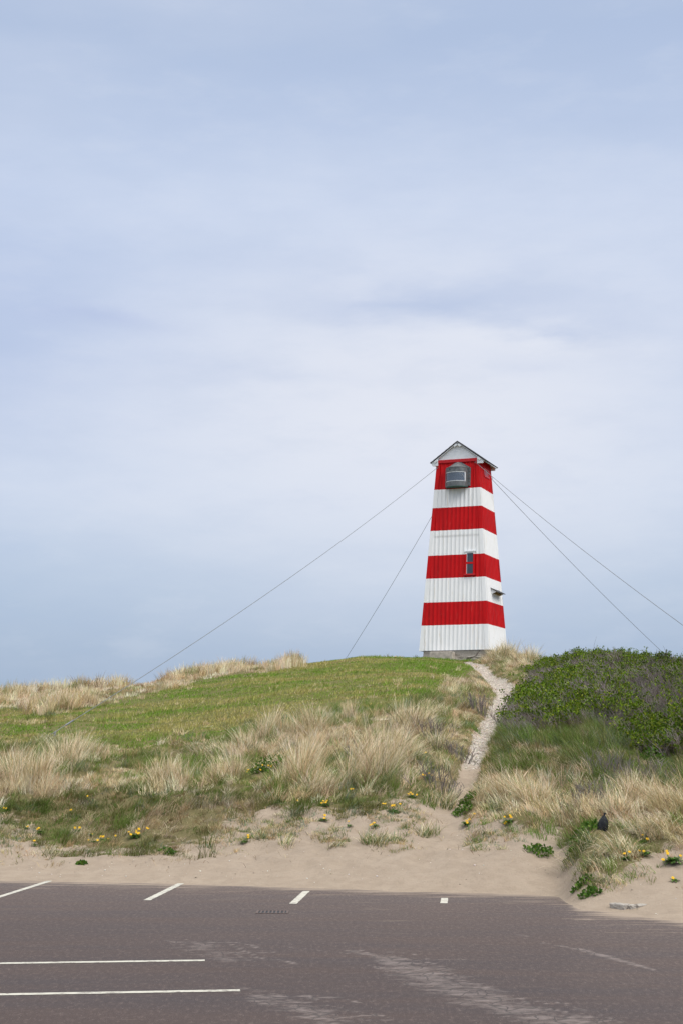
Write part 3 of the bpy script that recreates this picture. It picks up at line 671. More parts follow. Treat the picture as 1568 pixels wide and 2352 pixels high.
# lawn
X, Y = scatter(-22, 11, 42, 82, 190); D = dens_fields(X, Y)
TL = np.stack([(X-TB.x)*math.cos(-TA)-(Y-TB.y)*math.sin(-TA), (X-TB.x)*math.sin(-TA)+(Y-TB.y)*math.cos(-TA)], 1)
ok = (RNG.random(len(X)) < D['lawn'])*(D['path'] < .4)*(np.abs(TL).max(1) > 1.9)*in_view(X, Y)*(Y < 79)
X, Y = X[ok], Y[ok]; n = len(X); f1 = fbm(X*.22+Y*.06, Y*.5, 21, 4); f2 = fbm(X*1.2, Y*1.2, 22, 3)
px = D['px'][ok]; py = D['py'][ok]
dry = np.clip((f1-.5)*5.5+.31+(f2-.5)*1.5+.3*sstep(560, 300, px)*sstep(1680, 1600, py)-.25*sstep(700, 1000, px), 0, 1)[:, None]
C = np.array([.165, .270, .034])*(1-dry)+np.array([.38, .335, .11])*dry; C = C*(1+RNG.uniform(-.18, .18, (n, 1))); st_ = RNG.random(n) < .02+.08*dry[:, 0]; C[st_] = STRAW*RNG.uniform(.7, 1, (st_.sum(), 1))
bare = sstep(.66, .74, fbm(X*.35+4, Y*.3, 23, 3)); kp = RNG.random(n) > .85*bare; X, Y, C, f2 = X[kp], Y[kp], C[kp], f2[kp]; n = len(X)
hh = RNG.uniform(.04, .10, n)*(1+1.0*(f2 > .62)); p1 = blades(np.stack([X, Y, H(X, Y)-.01], 1), hh, RNG.uniform(.02, .042, n), RNG.normal(.2, 1.3, n), RNG.uniform(.2, .9, n), C, tri=True)
V, q, t, c = p1; tag(obj_np('lawn_grass', V, q, t, M_BLADE, col=c), kind='stuff'); print('lawn', n)
X, Y = scatter(-22, 9, 42, 78, 1.1); D = dens_fields(X, Y); px, py = D['px'], D['py']; ll = np.interp(px, LAWNLINE[:, 0], LAWNLINE[:, 1])
ok = (RNG.random(len(X)) < D['lawn']*(.06+.8*sstep(ll-75, ll-5, py)+.5*sstep(250, 60, px)))*in_view(X, Y)*(np.hypot(X-TB.x, Y-TB.y) > 3); X, Y = X[ok], Y[ok]; n = len(X)
V, q, t, c = clumps(X, Y, 26, RNG.uniform(.06, .2, n), RNG.uniform(.12, .34, n), RNG.uniform(.3, .9, n), RNG.normal(.3, .9, n), pal(n, [3, 2, 2, 1.5], [STRAW, STRAW2, OLIVE, GREEN]), .014)
tag(obj_np('lawn_tufts', V, q, t, M_BLADE, col=c), kind='stuff')
# ridge marram on the left skyline
X, Y = scatter(-22, 0, 52, 80, 7); D = dens_fields(X, Y); cl = fbm(X*.55, Y*.28, 41, 3)
ok = (RNG.random(len(X)) < D['ridge']*(.35+.75*sstep(.36, .58, cl)))*in_view(X, Y); X, Y, cl = X[ok], Y[ok], cl[ok]; n = len(X)
C = pal(n, [4, 4, 2.6, 1.3, .5], [STRAW, PALE, STRAW2, OLIVE*1.2, BROWN]); h = RNG.uniform(.32, .66, n)*(.4+1.0*sstep(.42, .68, cl))
V, q, t, c = clumps(X, Y, 34, RNG.uniform(.15, .35, n), h, RNG.uniform(.12, .5, n), RNG.normal(.3, .8, n), C, .019)
tag(obj_np('ridge_grass', V, q, t, M_BLADE, col=c), kind='stuff'); print('ridge', n)
# marram tussocks: px, py of the base, width px, height px, lean azimuth (deg, 0 = right), lean, dryness, label
TUS = [
 (20,1806,90,100,100,.25,.85,'pale marram tussock at the left edge above the olive sward'),
 (75,1812,95,105,80,.25,.9,'tall pale marram tussock second in along the left side of the slope'),
 (133,1772,80,85,80,.3,.85,'pale marram tussock with spiky top in the left group on the slope'),
 (197,1745,85,75,60,.35,.8,'straw marram tussock rising against the lawn at the right end of the left group'),
 (375,1812,105,85,85,.3,.9,'lone fan-shaped straw tussock between the left group and the yellow flower clump'),
 (508,1802,90,85,100,.3,.9,'bleached tussock just left of the yellow flowers beside the green bush'),
 (556,1738,85,75,120,.4,.8,'bent straw tussock at upper left of the yellow flower clump'),
 (478,1742,60,50,150,.5,.75,'low sprawling straw tussock at the lawn edge left of the flower clump'),
 (618,1695,80,80,80,.3,.85,'tall narrow tussock standing against the lawn above the yellow flowers'),
 (707,1692,85,80,95,.35,.85,'straw tussock at the lawn edge left of a small reddish hollow'),
 (692,1800,105,130,80,.28,.95,'big bleached tussock in the centre right of the yellow flower clump'),
 (735,1824,105,75,70,.4,.9,'low wide bleached tussock spilling onto the central sand'),
 (797,1660,50,58,85,.2,.85,'small upright tuft of straw alone at the lawn edge below the crest'),
 (856,1806,110,165,75,.3,.95,'largest bleached tussock swept right in the centre of the slope'),
 (905,1768,100,115,55,.45,.9,'bleached tussock leaning right on the flank of the largest one'),
 (952,1680,95,85,60,.4,.85,'broad pale tussock at the lawn edge up the slope from the path'),
 (1008,1722,70,60,50,.45,.55,'dull tussock with dark twigs left of the gravel path'),
 (1012,1858,70,60,60,.4,.4,'olive tussock at the foot of the slope left of the sandy path'),
 (1028,1782,48,55,100,.4,.55,'brownish tussock with grey twigs overhanging the narrow path'),
 (1150,1512,70,55,100,.45,.8,'straw tussock against the right foot of the lighthouse'),
 (1205,1527,65,50,100,.35,.8,'straw tussock on the skyline between lighthouse and rose thicket'),
 (1128,1842,80,65,120,.45,.8,'straw tussock directly right of the narrow path'),
 (1165,1835,95,90,125,.4,.95,'tall bleached tussock on the right bank near the path'),
 (1215,1858,90,85,125,.4,.9,'bleached tussock in the middle of the right bank above bare sand'),
 (1262,1850,80,75,120,.4,.9,'pale tussock right of the middle of the right bank'),
 (1330,1856,80,70,130,.45,.75,'brownish tussock on the right bank above the black bag'),
 (1420,1872,105,95,130,.45,.95,'large pale tussock directly right of the black bag'),
 (1490,1852,105,95,125,.4,.95,'tall bleached tussock on the right bank towards the picture edge'),
 (1553,1862,90,100,135,.45,.95,'bleached tussock at the right picture edge'),
 (1520,1925,100,75,170,.6,.75,'sprawling tussock hanging over sand at the right picture edge'),
 (1420,1960,110,70,165,.7,.6,'drooping green and straw tussock below the black bag'),
 (1362,2000,75,60,160,.6,.3,'olive drooping tussock at the outer corner of the right bank'),
 (1322,1968,60,55,200,.7,.15,'dark green grass hanging down the sandy corner of the right bank'),
 (1345,1945,70,60,190,.6,.25,'green and straw tuft behind the corner of the right bank below the black bag'),
 (1385,2030,70,45,180,.7,.35,'wispy straw and green tuft at the foot of the right bank above the broken kerb'),
 (863,1942,85,45,60,.5,.2,'low green tuft alone on the open sand in the middle'),
 (768,1948,40,28,0,.7,.35,'small flattened tuft on the open sand left of the green tuft'),
 (663,1945,60,40,90,.6,.45,'wispy tuft on the sand below the central tussocks'),
 (985,1925,60,45,60,.5,.35,'wispy blue-green tuft on the sand left of the path'),
 (1096,1950,38,20,90,.5,.1,'short green tuft on the sand right of the path mouth'),
 (1150,1952,22,14,90,.4,.5,'tiny brownish tuft on the sand between two green plants'),
]
_tx, _ty = march(H, [t[0] for t in TUS], [t[1] for t in TUS]); TUSW = [(x, y, t[2]*y/F*.62+.12, t[4], t[5], t[6], t[3]*y/F) for x, y, t in zip(_tx, _ty, TUS)]
# rough dune grass of the front slope
X, Y = scatter(-15, 23, 20, 82, 26); D = dens_fields(X, Y); px, py = D['px'], D['py']; pdist = path_d(X, Y); ye = edge_y(px)
f1 = fbm(X*.5, Y*.35, 51, 4); f2 = fbm(X*1.6, Y*1.1, 52, 3); f3 = fbm(X*.3, Y*.25, 53, 3); inb = inside(BUSH_POLY, X, Y)
front = (1-D['lawn'])*(1-D['ridge'])*(1-D['path'])*(1-D['sand'])*(1-.8*inb*sstep(1700, 1640, py))*(Y > ye+np.where(px > 1310, .45, 1.1))*((Y < 60)+(px > 1090))*(pdist > np.where(Y < 39, 1.3, .95))*(np.hypot(X-TB.x, Y-TB.y) > 2.6)
front = front*(.55+.45*sstep(.3, .5, f1))
low = sstep(1800, 1840, py)*sstep(640, 460, px)+.7*sstep(1800, 1830, py)*sstep(460, 640, px)*(px < 1010)   # olive sward above the sand on the left
EXC = [(622,1772,.75),(600,1772,.6),(312,1925,.4),(902,1868,.45),(743,1888,.35),(749,1853,.35),(976,1735,.4),(982,1790,.45),(1062,1868,.45),(1074,1840,.45),(1340,1915,.65),(1322,1950,.55),(1383,1908,.45),(1472,1938,.35),(1545,1982,.45),(1167,1895,.4),(946,1833,.35)]
ex_, ey_ = march(H, [e[0] for e in EXC], [e[1] for e in EXC])
for e, a_, b_ in zip(EXC, ex_, ey_): front = front*~((np.abs(X-a_) < e[2]*.8) & (Y > b_-1.6*e[2]) & (Y < b_+.5*e[2]))
ok = (RNG.random(len(X)) < front)*in_view(X, Y, 2.1); X, Y, f1, f2, f3, px, py, low, pdist = [a[ok] for a in (X, Y, f1, f2, f3, px, py, low, pdist)]; n = len(X)
rightol = sstep(1080, 1180, px)*sstep(1640, 1670, py)*sstep(1845, 1795, py)
g = np.clip((f3-.5)*2.4+.58+.38*low+.40*rightol+(f2-.5)*1.6-.35*sstep(980, 1040, px)*sstep(1800, 1700, py)*(px < 1130), .05, .95); isg = RNG.random(n) < g
C = pal(n, [4, 1.6, 3.4, 1.2], [STRAW*.95, PALE*.9, STRAW2, BROWN*1.1]); Cg = pal(n, [3.4, 3.6, .8], [OLIVE*1.0, np.array([.14, .21, .04]), BLUEG*.9]); C[isg] = Cg[isg]; C = C*(1-.22*low)[:, None]*(1-.2*rightol)[:, None]
h = RNG.uniform(.14, .36, n)*(.55+1.0*sstep(.35, .7, f2))*(1-.1*low)*(1+.5*rightol)*(.5+.5*sstep(1.0, 2.6, pdist))
az = np.where(px > 1080, np.pi*.86, np.where(low > .4, -.5, .6))+RNG.normal(0, .55, n)+(f1-.5)*4
ln = RNG.uniform(.3, 1.0, n)*(1+.25*low); near = np.zeros(n)
for tx, ty, tr, ta, tl, td, th in TUSW[:31]:
    w_ = np.exp(-((X-tx)**2+((Y-ty)*.8)**2)/(tr*1.02)**2)*(td > .5); m_ = (w_ > near); near = np.maximum(near, w_)
    az = np.where(m_ & (w_ > .25), R(ta)+RNG.normal(0, .6, n), az); h = np.where(m_ & (w_ > .2), np.maximum(h, th*w_*RNG.uniform(.45, .95, n)), h); ln = np.where(m_ & (w_ > .2), np.clip(tl*1.3+RNG.uniform(0, .5, n), 0, 1.1), ln)
sw = RNG.random(n) < near*.72; Cs = pal(n, [4, 4, 2.5, .7], [STRAW, PALE, STRAW2, BROWN]); C[sw] = Cs[sw]
V, q, t, c = clumps(X, Y, 40, RNG.uniform(.09, .26, n), h, ln, az, C, .0088, .5, .28, .3)
tag(obj_np('dune_grass', V, q, t, M_BLADE, col=c), kind='stuff'); print('rough', n)
# sparse sprouts on the sand
X, Y = scatter(-12, 16, 21.5, 34, 150); D = dens_fields(X, Y); px, py = D['px'], D['py']; f = fbm(X*1.1, Y*.9, 61, 3); ye = edge_y(px)
d = D['sand']*(1-D['path'])*sstep(.34, .54, f)*sstep(1.3, 3.2, Y-ye)*(1-.93*sstep(965, 1010, px)*sstep(1075, 1050, px))*(.10+.9*sstep(1968, 1915, py))*(1-.6*sstep(1075, 1110, px)*sstep(1925, 1950, py))
ok = RNG.random(len(X)) < d; X, Y = X[ok], Y[ok]; n = len(X); C = pal(n, [2.5, 2, 2, 2, 2], [STRAW2, STRAW, OLIVE, GREEN, BLUEG])
V, q, t, c = clumps(X, Y, 15, RNG.uniform(.03, .13, n), RNG.uniform(.06, .17, n), RNG.uniform(.3, 1.0, n), RNG.uniform(0, 6.3, n), C, .0085, .9, .3, .6)
tag(obj_np('sand_sprouts', V, q, t, M_BLADE, col=c), kind='stuff'); print('sprouts', n)
X, Y = scatter(-12, 14, 21.5, 34, 16); D = dens_fields(X, Y); ye = edge_y(D['px']); ok = RNG.random(len(X)) < D['sand']*sstep(.6, 2.5, Y-ye)*(.3+.7*sstep(.4, .6, fbm(X*.9, Y*.9, 66, 3))); X, Y = X[ok], Y[ok]; n = len(X)
V, q, t, c = blades(np.stack([X, Y, H(X, Y)+.004], 1), RNG.uniform(.08, .26, n), RNG.uniform(.006, .011, n), RNG.uniform(0, 6.3, n), np.full(n, 1.25), pal(n, [2, 2, 2], [STRAW2, BROWN, np.array([.14, .10, .07])]))
tag(obj_np('straw_litter', V, q, t, M_BLADE, col=c), kind='stuff')
# marram tussocks: px
for i, (px, py, wpx, hpx, laz, ln, dryf, lab) in enumerate(TUS):
    x, y, z = [float(a[0]) for a in hit([px], [py])]; rng = np.random.default_rng(100+i)
    s = y/F; rw = wpx*s*.5; h = hpx*s*1.02
    n = int(np.clip(700*(rw*rw*4)**.8*(.55 if h < .35 else 1), 130, 1400))
    nh = int(rng.integers(3, 8)); hx = rng.normal(0, rw*.36, nh); hy = rng.normal(0, rw*.34, nh); hs = rng.uniform(.55, 1.08, nh); hs[0] = 1.08; ha = rng.normal(0, .55, nh); k_ = rng.integers(0, nh, n)
    a = rng.uniform(0, 2*np.pi, n); r = rw*.46*np.sqrt(rng.random(n)); ox, oy = hx[k_]+np.cos(a)*r, hy[k_]+np.sin(a)*r*.9
    bx, by = x+ox, y+oy+rw*.3; bz = H(bx, by)-.03-z
    az = np.where(rng.random(n) < .62, R(laz)+ha[k_]+rng.normal(0, .4, n), a+rng.normal(0, .6, n))
    lean = np.clip(ln*1.25*rng.uniform(.3, 1.8, n)+.55*(r/rw)*rng.random(n), .03, 1.3)
    hh = h*hs[k_]*rng.uniform(.45, 1.12, n)*(1-.3*(r/rw)**2)
    isg = rng.random(n) < (1-dryf)*.85+.04; C = pal(n, [4, 4, 2.5, .5], [STRAW, PALE, STRAW2, BROWN], rng); Cg = pal(n, [3, 3, 2], [OLIVE, GREEN, BLUEG], rng); C[isg] = Cg[isg]; C = C*(.72+.56*fbm((x+ox)*7, (y+oy)*7, 90, 2))[:, None]*(1-.0*r)[:, None]
    V, q, t, c = blades(np.stack([bx-x, by-y, bz], 1), hh, rng.uniform(.006, .0125, n)*(1+.012*(y-30)), az, lean, C, rng=rng)
    o = obj_np('marram_tussock', V, q, t, M_BLADE, col=c); o.location = (x, y, z); tag(o, lab, 'grass tussock', 'marram tussocks on the dune slope')
# ------------------------------------------------------------------ rose thicket: one bush per root stock
def sticks(P0, P1, r0, r1, C, mid=None):
    n = len(P0); d = P1-P0; L = np.linalg.norm(d, axis=1, keepdims=True)+1e-6; d = d/L
    up = np.tile([[.3, .1, .95]], (n, 1)); a = np.cross(d, up); a /= np.linalg.norm(a, axis=1, keepdims=True)+1e-6; b = np.cross(d, a)
    V = []
    for P, r in ((P0, r0), (P1, r1)):
        for k in range(3):
            th = 2*np.pi*k/3; V.append(P+(a*math.cos(th)+b*math.sin(th))*np.reshape(r, (-1, 1)))
    VV = np.stack(V, 1).reshape(-1, 3); bb = (np.arange(n)*6)[:, None]
    q = np.concatenate([bb+np.array([[k, (k+1) % 3, 3+(k+1) % 3, 3+k]]) for k in range(3)])
    return VV, q, np.zeros((0, 3), int), np.repeat(C, 6, 0)
def leaves(P, size, C, rng, upb=.5):
    n = len(P); d = rng.normal(0, 1, (n, 3)); d[:, 2] += upb; d /= np.linalg.norm(d, axis=1, keepdims=True)
    e = np.cross(d, rng.normal(0, 1, (n, 3))); e /= np.linalg.norm(e, axis=1, keepdims=True)+1e-6; s = np.reshape(size, (-1, 1)); nn = np.cross(d, e)
    V = np.stack([P, P+d*s*.5+e*s*.33+nn*s*.06, P+d*s, P+d*s*.5-e*s*.33+nn*s*.06], 1).reshape(-1, 3); b = (np.arange(n)*4)[:, None]
    return V, b+np.array([[0, 1, 2, 3]]), np.zeros((0, 3), int), np.repeat(C, 4, 0)
BUSHES = [(1185,1625,'low rose bush at the left tip of the thicket beside the gravel path'),(1200,1580,'green rose bush where the thicket narrows the path bend'),(1245,1540,'rose bush on the skyline at the lighthouse end of the thicket'),
 (1350,1537,'rose bush on the skyline at the top of the thicket by a bare twig'),(1465,1552,'leafy rose bush on the skyline right of the thicket top'),(1556,1568,'dark bush on the skyline at the right picture edge'),(1700,1590,'rose bush beyond the right picture edge on the skyline'),
 (1262,1600,'rose bush with grey stems in the left middle of the thicket'),(1340,1600,'bright green rose bush in the middle of the thicket'),(1430,1605,'rose bush with pale grey twigs right of the middle of the thicket'),(1525,1625,'dark twiggy bush in the right part of the thicket'),
 (1255,1655,'rose bush at the lower left edge of the thicket above olive grass'),(1350,1655,'twiggy bush at the lower middle edge of the thicket above olive grass'),(1440,1672,'dusky bush at the lower right of the thicket'),(1535,1735,'dense dark green rose bush at the lower right corner of the thicket'),(1700,1700,'rose bush beyond the right picture edge below the skyline')]
bc = np.stack(march(base_h, [b[0] for b in BUSHES], [b[1] for b in BUSHES]), 1)
rng = np.random.default_rng(5)
X, Y = scatter(4.5, 18, 36, 76, 74, rng); ok = inside(BUSH_POLY, X+rng.normal(0, .25, len(X)), Y+rng.normal(0, .4, len(X))); X, Y = X[ok], Y[ok]
own = np.argmin((X[:, None]-bc[:, 0])**2+((Y[:, None]-bc[:, 1])*.6)**2, 1)
for i, (bx, by, lab) in enumerate(BUSHES):
    k = own == i; x, y = X[k], Y[k]; n = len(x)
    if n < 5: print('few stems', i, n); continue
    o0 = np.array([bc[i, 0], bc[i, 1], float(H(bc[i, 0], bc[i, 1]))]); z = H(x, y)
    leafy = fbm(x*1.5, y*1.1, 71, 3); ed_ = np.min([np.hypot(x-(a[0]+(b[0]-a[0])*np.clip(((x-a[0])*(b[0]-a[0])+(y-a[1])*(b[1]-a[1]))/((b-a)@(b-a)), 0, 1)), y-(a[1]+(b[1]-a[1])*np.clip(((x-a[0])*(b[0]-a[0])+(y-a[1])*(b[1]-a[1]))/((b-a)@(b-a)), 0, 1))) for a, b in zip(BUSH_POLY, np.roll(BUSH_POLY, -1, 0))], 0)
    hgt = (.42+.58*sstep(.0, 2.0, ed_))*rng.uniform(.4, 1.0, n)*(.75+.6*vnoise(x*1.3, y*1.1, 74))*(.55+.7*fbm(x*.5, y*.4, 72, 2))*(1.12 if i in (5, 10, 14) else 1)
    P0 = np.stack([x, y, z-.05], 1)-o0; tip = P0+np.stack([rng.normal(-.16, .17, n), rng.normal(0, .17, n), hgt], 1)
    dark = .75 if i in (5, 10, 13) else 1.0
    tw = pal(n, [3, 2, 2], [np.array([.20, .17, .155]), np.array([.29, .25, .225]), np.array([.13, .10, .085])], rng)*dark
    parts = [sticks(P0, tip, np.full(n, .011), np.full(n, .005), tw)]; ends = [tip]; owner = [np.arange(n)]
    for s in range(6):
        t = rng.uniform(.35, .95, n)[:, None]; b0 = P0*(1-t)+tip*t; e = b0+np.stack([rng.normal(-.07, .11, n), rng.normal(0, .11, n), rng.uniform(.12, .36, n)*(1.1-.3*t[:, 0])], 1)
        parts.append(sticks(b0, e, np.full(n, .007), np.full(n, .0035), tw*rng.uniform(.8, 1.25, (n, 1)))); ends.append(e); owner.append(np.arange(n))
    root = empty('rose_bush', o0); tag(root, lab, 'bush', 'bushes of the rose thicket')
    V, q, t_, c = merge(parts); obj_np('branches', V, q, t_, M_TWIG, root, col=c)
    E = np.concatenate(ends); ow = np.concatenate(owner); thr = .57 if i in (5, 10, 13) else (.36 if i == 14 else .515)
    pl = sstep(thr-.04, thr+.07, leafy[ow])*.93+.05; keep = rng.random(len(E)) < pl*np.where(np.arange(len(E)) < n*3, .8, .22); E = E[keep]
    per = 12; L = np.repeat(E, per, 0)+rng.normal(0, 1, (len(E)*per, 3))*np.array([.05, .05, .035]); tone = np.repeat(rng.uniform(.6, 1.3, (len(E), 1)), per, 0)
    C = pal(len(L), [5, 3, 1.6], [np.array([.125, .195, .013]), np.array([.06, .105, .010]), np.array([.22, .255, .026])], rng)*tone*(.72 if i in (14, 5) else 1)
    obj_np('foliage', *leaves(L, rng.uniform(.045, .09, len(L)), C, rng)[:3], M_LEAF, root, col=np.repeat(C, 4, 0))
# bare twiggy shrubs
TWIGS = [(1100,1640,55,'bare dark twiggy shrub left of the upper gravel path'),(1003,1700,50,'bare grey twiggy shrub among straw on the slope left of the path'),(1048,1742,45,'bare twiggy shrub at the left edge of the path where it narrows'),
 (1012,1820,60,'greyish twiggy shrub above the sandy foot of the path'),(1365,1500,30,'bare sapling sticking up on the thicket skyline'),(1395,1790,75,'bare grey shrub in the olive grass on the right bank'),(1345,1845,60,'bare twiggy shrub just above the black bag'),
 (1470,1800,70,'bare grey shrub near the right picture edge among straw'),(850,1760,60,'grey bare twigs beside the largest bleached tussock'),(1475,1556,35,'grey bare shrub on the skyline near the right picture edge')]
for i, (px, py, hp, lab) in enumerate(TWIGS):
    rng = np.random.default_rng(300+i); yb = py if i != 4 else 1530
    x, y, z = [float(a[0]) for a in hit([px], [yb])]; h = hp*y/F*(1.9 if i == 4 else 1.05); n = 10 if i == 4 else 34; rad = .08 if i == 4 else .42*h+.1
    root = empty('bare_shrub', (x, y, z)); tag(root, lab, 'shrub', 'bare twiggy shrubs'); bx = rng.normal(0, rad*.5, n); by = rng.normal(0, rad*.5, n)
    P0 = np.stack([bx, by, H(x+bx, y+by)-z-.04], 1); P1 = P0+np.stack([bx*.5+rng.normal(0, .1*h, n), by*.4+rng.normal(0, .1*h, n), h*rng.uniform(.45, .9, n)], 1)
    C = pal(n, [2, 2], [np.array([.15, .125, .115]), np.array([.21, .185, .17])], rng); parts = [sticks(P0, P1, np.full(n, .008), np.full(n, .005), C)]
    src = [(P0, P1)]
    for s in range(4):
        a, b = src[0]; t = rng.uniform(.3, 1, n)[:, None]; b0 = a*(1-t)+b*t; e = b0+np.stack([rng.normal(0, .13*h, n), rng.normal(0, .13*h, n), h*rng.uniform(.12, .36, n)], 1); parts.append(sticks(b0, e, np.full(n, .005), np.full(n, .003), C*rng.uniform(.8, 1.2, (n, 1))))
    V, q, t_, c = merge(parts); obj_np('branches', V, q, t_, M_TWIG, root, col=c)
# ------------------------------------------------------------------ dandelions and leafy weeds
def strap_leaves(n, L, rng, W=.03):
    a = rng.uniform(0, 6.28, n); l = L*rng.uniform(.6, 1.15, n); el = rng.uniform(.25, 1.1, n); V = []
    dx, dy = np.cos(a), np.sin(a); r0 = rng.uniform(0, L*.35, n)
    for t, w in ((0, .35), (.4, .9), (.75, 1.0)):
        c = np.stack([dx*(r0+l*t*np.cos(el)), dy*(r0+l*t*np.cos(el)), l*np.sin(el)*t-.45*l*t*t], 1); o = np.stack([-dy, dx, 0*dx], 1)*W*w*.5; V += [c-o, c+o]
    V.append(np.stack([dx*(r0+l*np.cos(el)), dy*(r0+l*np.cos(el)), l*np.sin(el)-.5*l], 1)); b = (np.arange(n)*7)[:, None]
    VV = np.stack(V, 1).reshape(-1, 3); q = np.concatenate([b+np.array([[0, 1, 3, 2]]), b+np.array([[2, 3, 5, 4]])]); C = pal(n, [3, 2], [np.array([.055, .115, .02]), np.array([.085, .15, .025])], rng)
    VV[:, 2] += .015
    return VV, q, b+np.array([[4, 5, 6]]), np.repeat(C, 7, 0)
def flower_mesh():
    bm = bmesh.new()
    for ring, (n, r, z) in enumerate(((11, .034, .004), (9, .024, .010), (6, .013, .014))):
        for k in range(n):
            a = 2*math.pi*(k+ring*.4)/n; d = Vector((math.cos(a), math.sin(a), 0)); s = Vector((-d.y, d.x, 0))
            bm.faces.new([bm.verts.new(p) for p in (Vector((0, 0, z-.004)), d*r*.7+s*r*.26+Vector((0, 0, z)), d*r+Vector((0, 0, z+.004)), d*r*.7-s*r*.26+Vector((0, 0, z)))])
    r = bmesh.ops.create_cone(bm, segments=8, radius1=.006, radius2=.014, depth=.02, cap_ends=True)
    for v in r['verts']: v.co.z -= .01
    me = bpy.data.meshes.new('flower'); bm.to_mesh(me); bm.free(); me.materials.append(M_PETAL); return me
FLW = flower_mesh()
DAN = [(312,1925,9,.16,'dandelion clump with many flowers at the sand edge on the left'),(238,1932,3,.1,'dandelion left of the many-flowered clump at the sand edge'),(216,1938,2,.09,'low dandelion third from the many-flowered clump at the left sand edge'),(208,1920,1,.08,'single dandelion in grass above the left sand edge'),
 (177,1912,2,.08,'small dandelion pair at the left end of the olive sward'),(93,1915,3,.09,'dandelions on the bare sand at far left'),(62,1905,1,.07,'single dandelion at the upper edge of the far left sand'),(81,1944,1,.07,'single dandelion low on the far left sand'),(264,1932,1,.08,'single dandelion just left of the many-flowered clump'),
 (18,1865,2,.09,'dandelion at the left picture edge in the olive grass'),(562,1938,2,.1,'dandelion on the sand right of the olive sward'),(201,1838,1,.08,'single dandelion in the olive sward'),(163,1870,1,.08,'single dandelion low in the olive sward'),(600,1772,12,.2,'yellow flowering clump beside the round green bush on the slope'),
 (749,1853,5,.1,'dandelion group where the central tussock meets the sand'),(743,1888,2,.13,'dark green rosette with two flowers on the central sand'),(801,1900,1,.09,'single dandelion on the central sand right of the rosette'),(863,1903,3,.1,'dandelion behind the green tuft on open sand'),(902,1868,6,.17,'bright green flowering plant on the sand edge below the largest tussock'),
 (946,1833,4,.11,'dandelions at the grass edge up from the sandy path'),(976,1735,3,.12,'dandelions in straw below the twiggy tussock'),(982,1790,5,.13,'dandelion patch in straw left of the path'),(684,1849,1,.08,'single dandelion at the foot of the wide central tussock'),(806,1820,2,.08,'two dandelions beneath the largest tussock'),
 (1167,1895,5,.12,'dandelions on the ledge of the right bank'),(1070,1898,4,.15,'dandelions at the right side of the path mouth'),(1472,1938,2,.13,'large dandelion on the drooping bank at right'),(1486,1966,2,.12,'dandelion on the lower bank at right'),(1545,1982,10,.17,'dense dandelion clump on sand at the right edge'),(1436,1978,2,.1,'dandelion under drooping grass at right'),(1548,2025,1,.1,'single dandelion low on the sand at the right edge'),
 (905,1512,2,.07,'tiny dandelions on the lawn crest')]
for i, (px, py, nf, L, lab) in enumerate(DAN):
    rng = np.random.default_rng(500+i); x, y, z = [float(a[0]) for a in hit([px], [py])]; root = empty('dandelion_plant', (x, y, z)); tag(root, lab, 'dandelion', 'dandelions in the grass and sand')
    V, q, t, c = strap_leaves(int(16+nf*9), L, rng); obj_np('leaves', V, q, t, M_LEAF, root, col=c)
    big = .8
    for k in range(nf):
        rr = L*1.25*math.sqrt(rng.random())*(.4 if nf == 1 else 1)*(1.5 if nf > 6 else 1); a = rng.uniform(0, 6.28); h = rng.uniform(.05, .12)+(.04 if nf > 5 else 0)
        p = Vector((math.cos(a)*rr, math.sin(a)*rr*.7, h)); gz_ = float(H(x+p.x, y+p.y))-z; p.z += gz_
        f = bpy.data.objects.new('flower', FLW); f.location = p; s = big*rng.uniform(.85, 1.2); f.scale = (s, s, s); f.rotation_euler = (rng.uniform(.3, 1.0), rng.uniform(-.3, .3), rng.uniform(-.6, .6)); link(f, root)
        bm = bmesh.new(); add_tube(bm, [(p.x*.6, p.y*.6, gz_-.01), (p.x*.9, p.y*.9, gz_+h*.6), p-Vector((0, 0, .02))], [.005, .004, .004], 5); 
        so = obj_bm('stem', bm, M_STEM if 'M_STEM' in globals() else globals().setdefault('M_STEM', simple('flower_stem', (.12, .18, .05), .6)), f)
        so.matrix_parent_inverse = (Matrix.Translation(p) @ f.rotation_euler.to_matrix().to_4x4() @ Matrix.Diagonal((s, s, s, 1))).inverted()
WEED = [(622,1772,.55,.42,'round fresh green bush among straw beside the yellow flowers'),(1238,1962,.26,.12,'dark green leafy weed on the sand of the right bank'),(1340,1915,.30,.18,'fresh green leafy mass in the hollow left of the black bag'),(1322,1952,.22,.15,'dark green leafy mass at the sandy corner of the right bank'),
 (1062,1868,.22,.16,'green leaves on the right side of the path mouth'),(1074,1840,.22,.18,'upper green leaves along the right side of the path'),(1352,2056,.17,.10,'green weed at the outermost foot of the right bank'),(1335,2032,.16,.1,'small green weed above the outermost foot of the right bank'),(188,1985,.1,.06,'tiny dark weed alone on the left sand'),(385,1962,.16,.08,'green weed hanging from the lip of the olive sward'),(1500,1760,.4,.4,'leafy green patch in the shade below the thicket at right')]
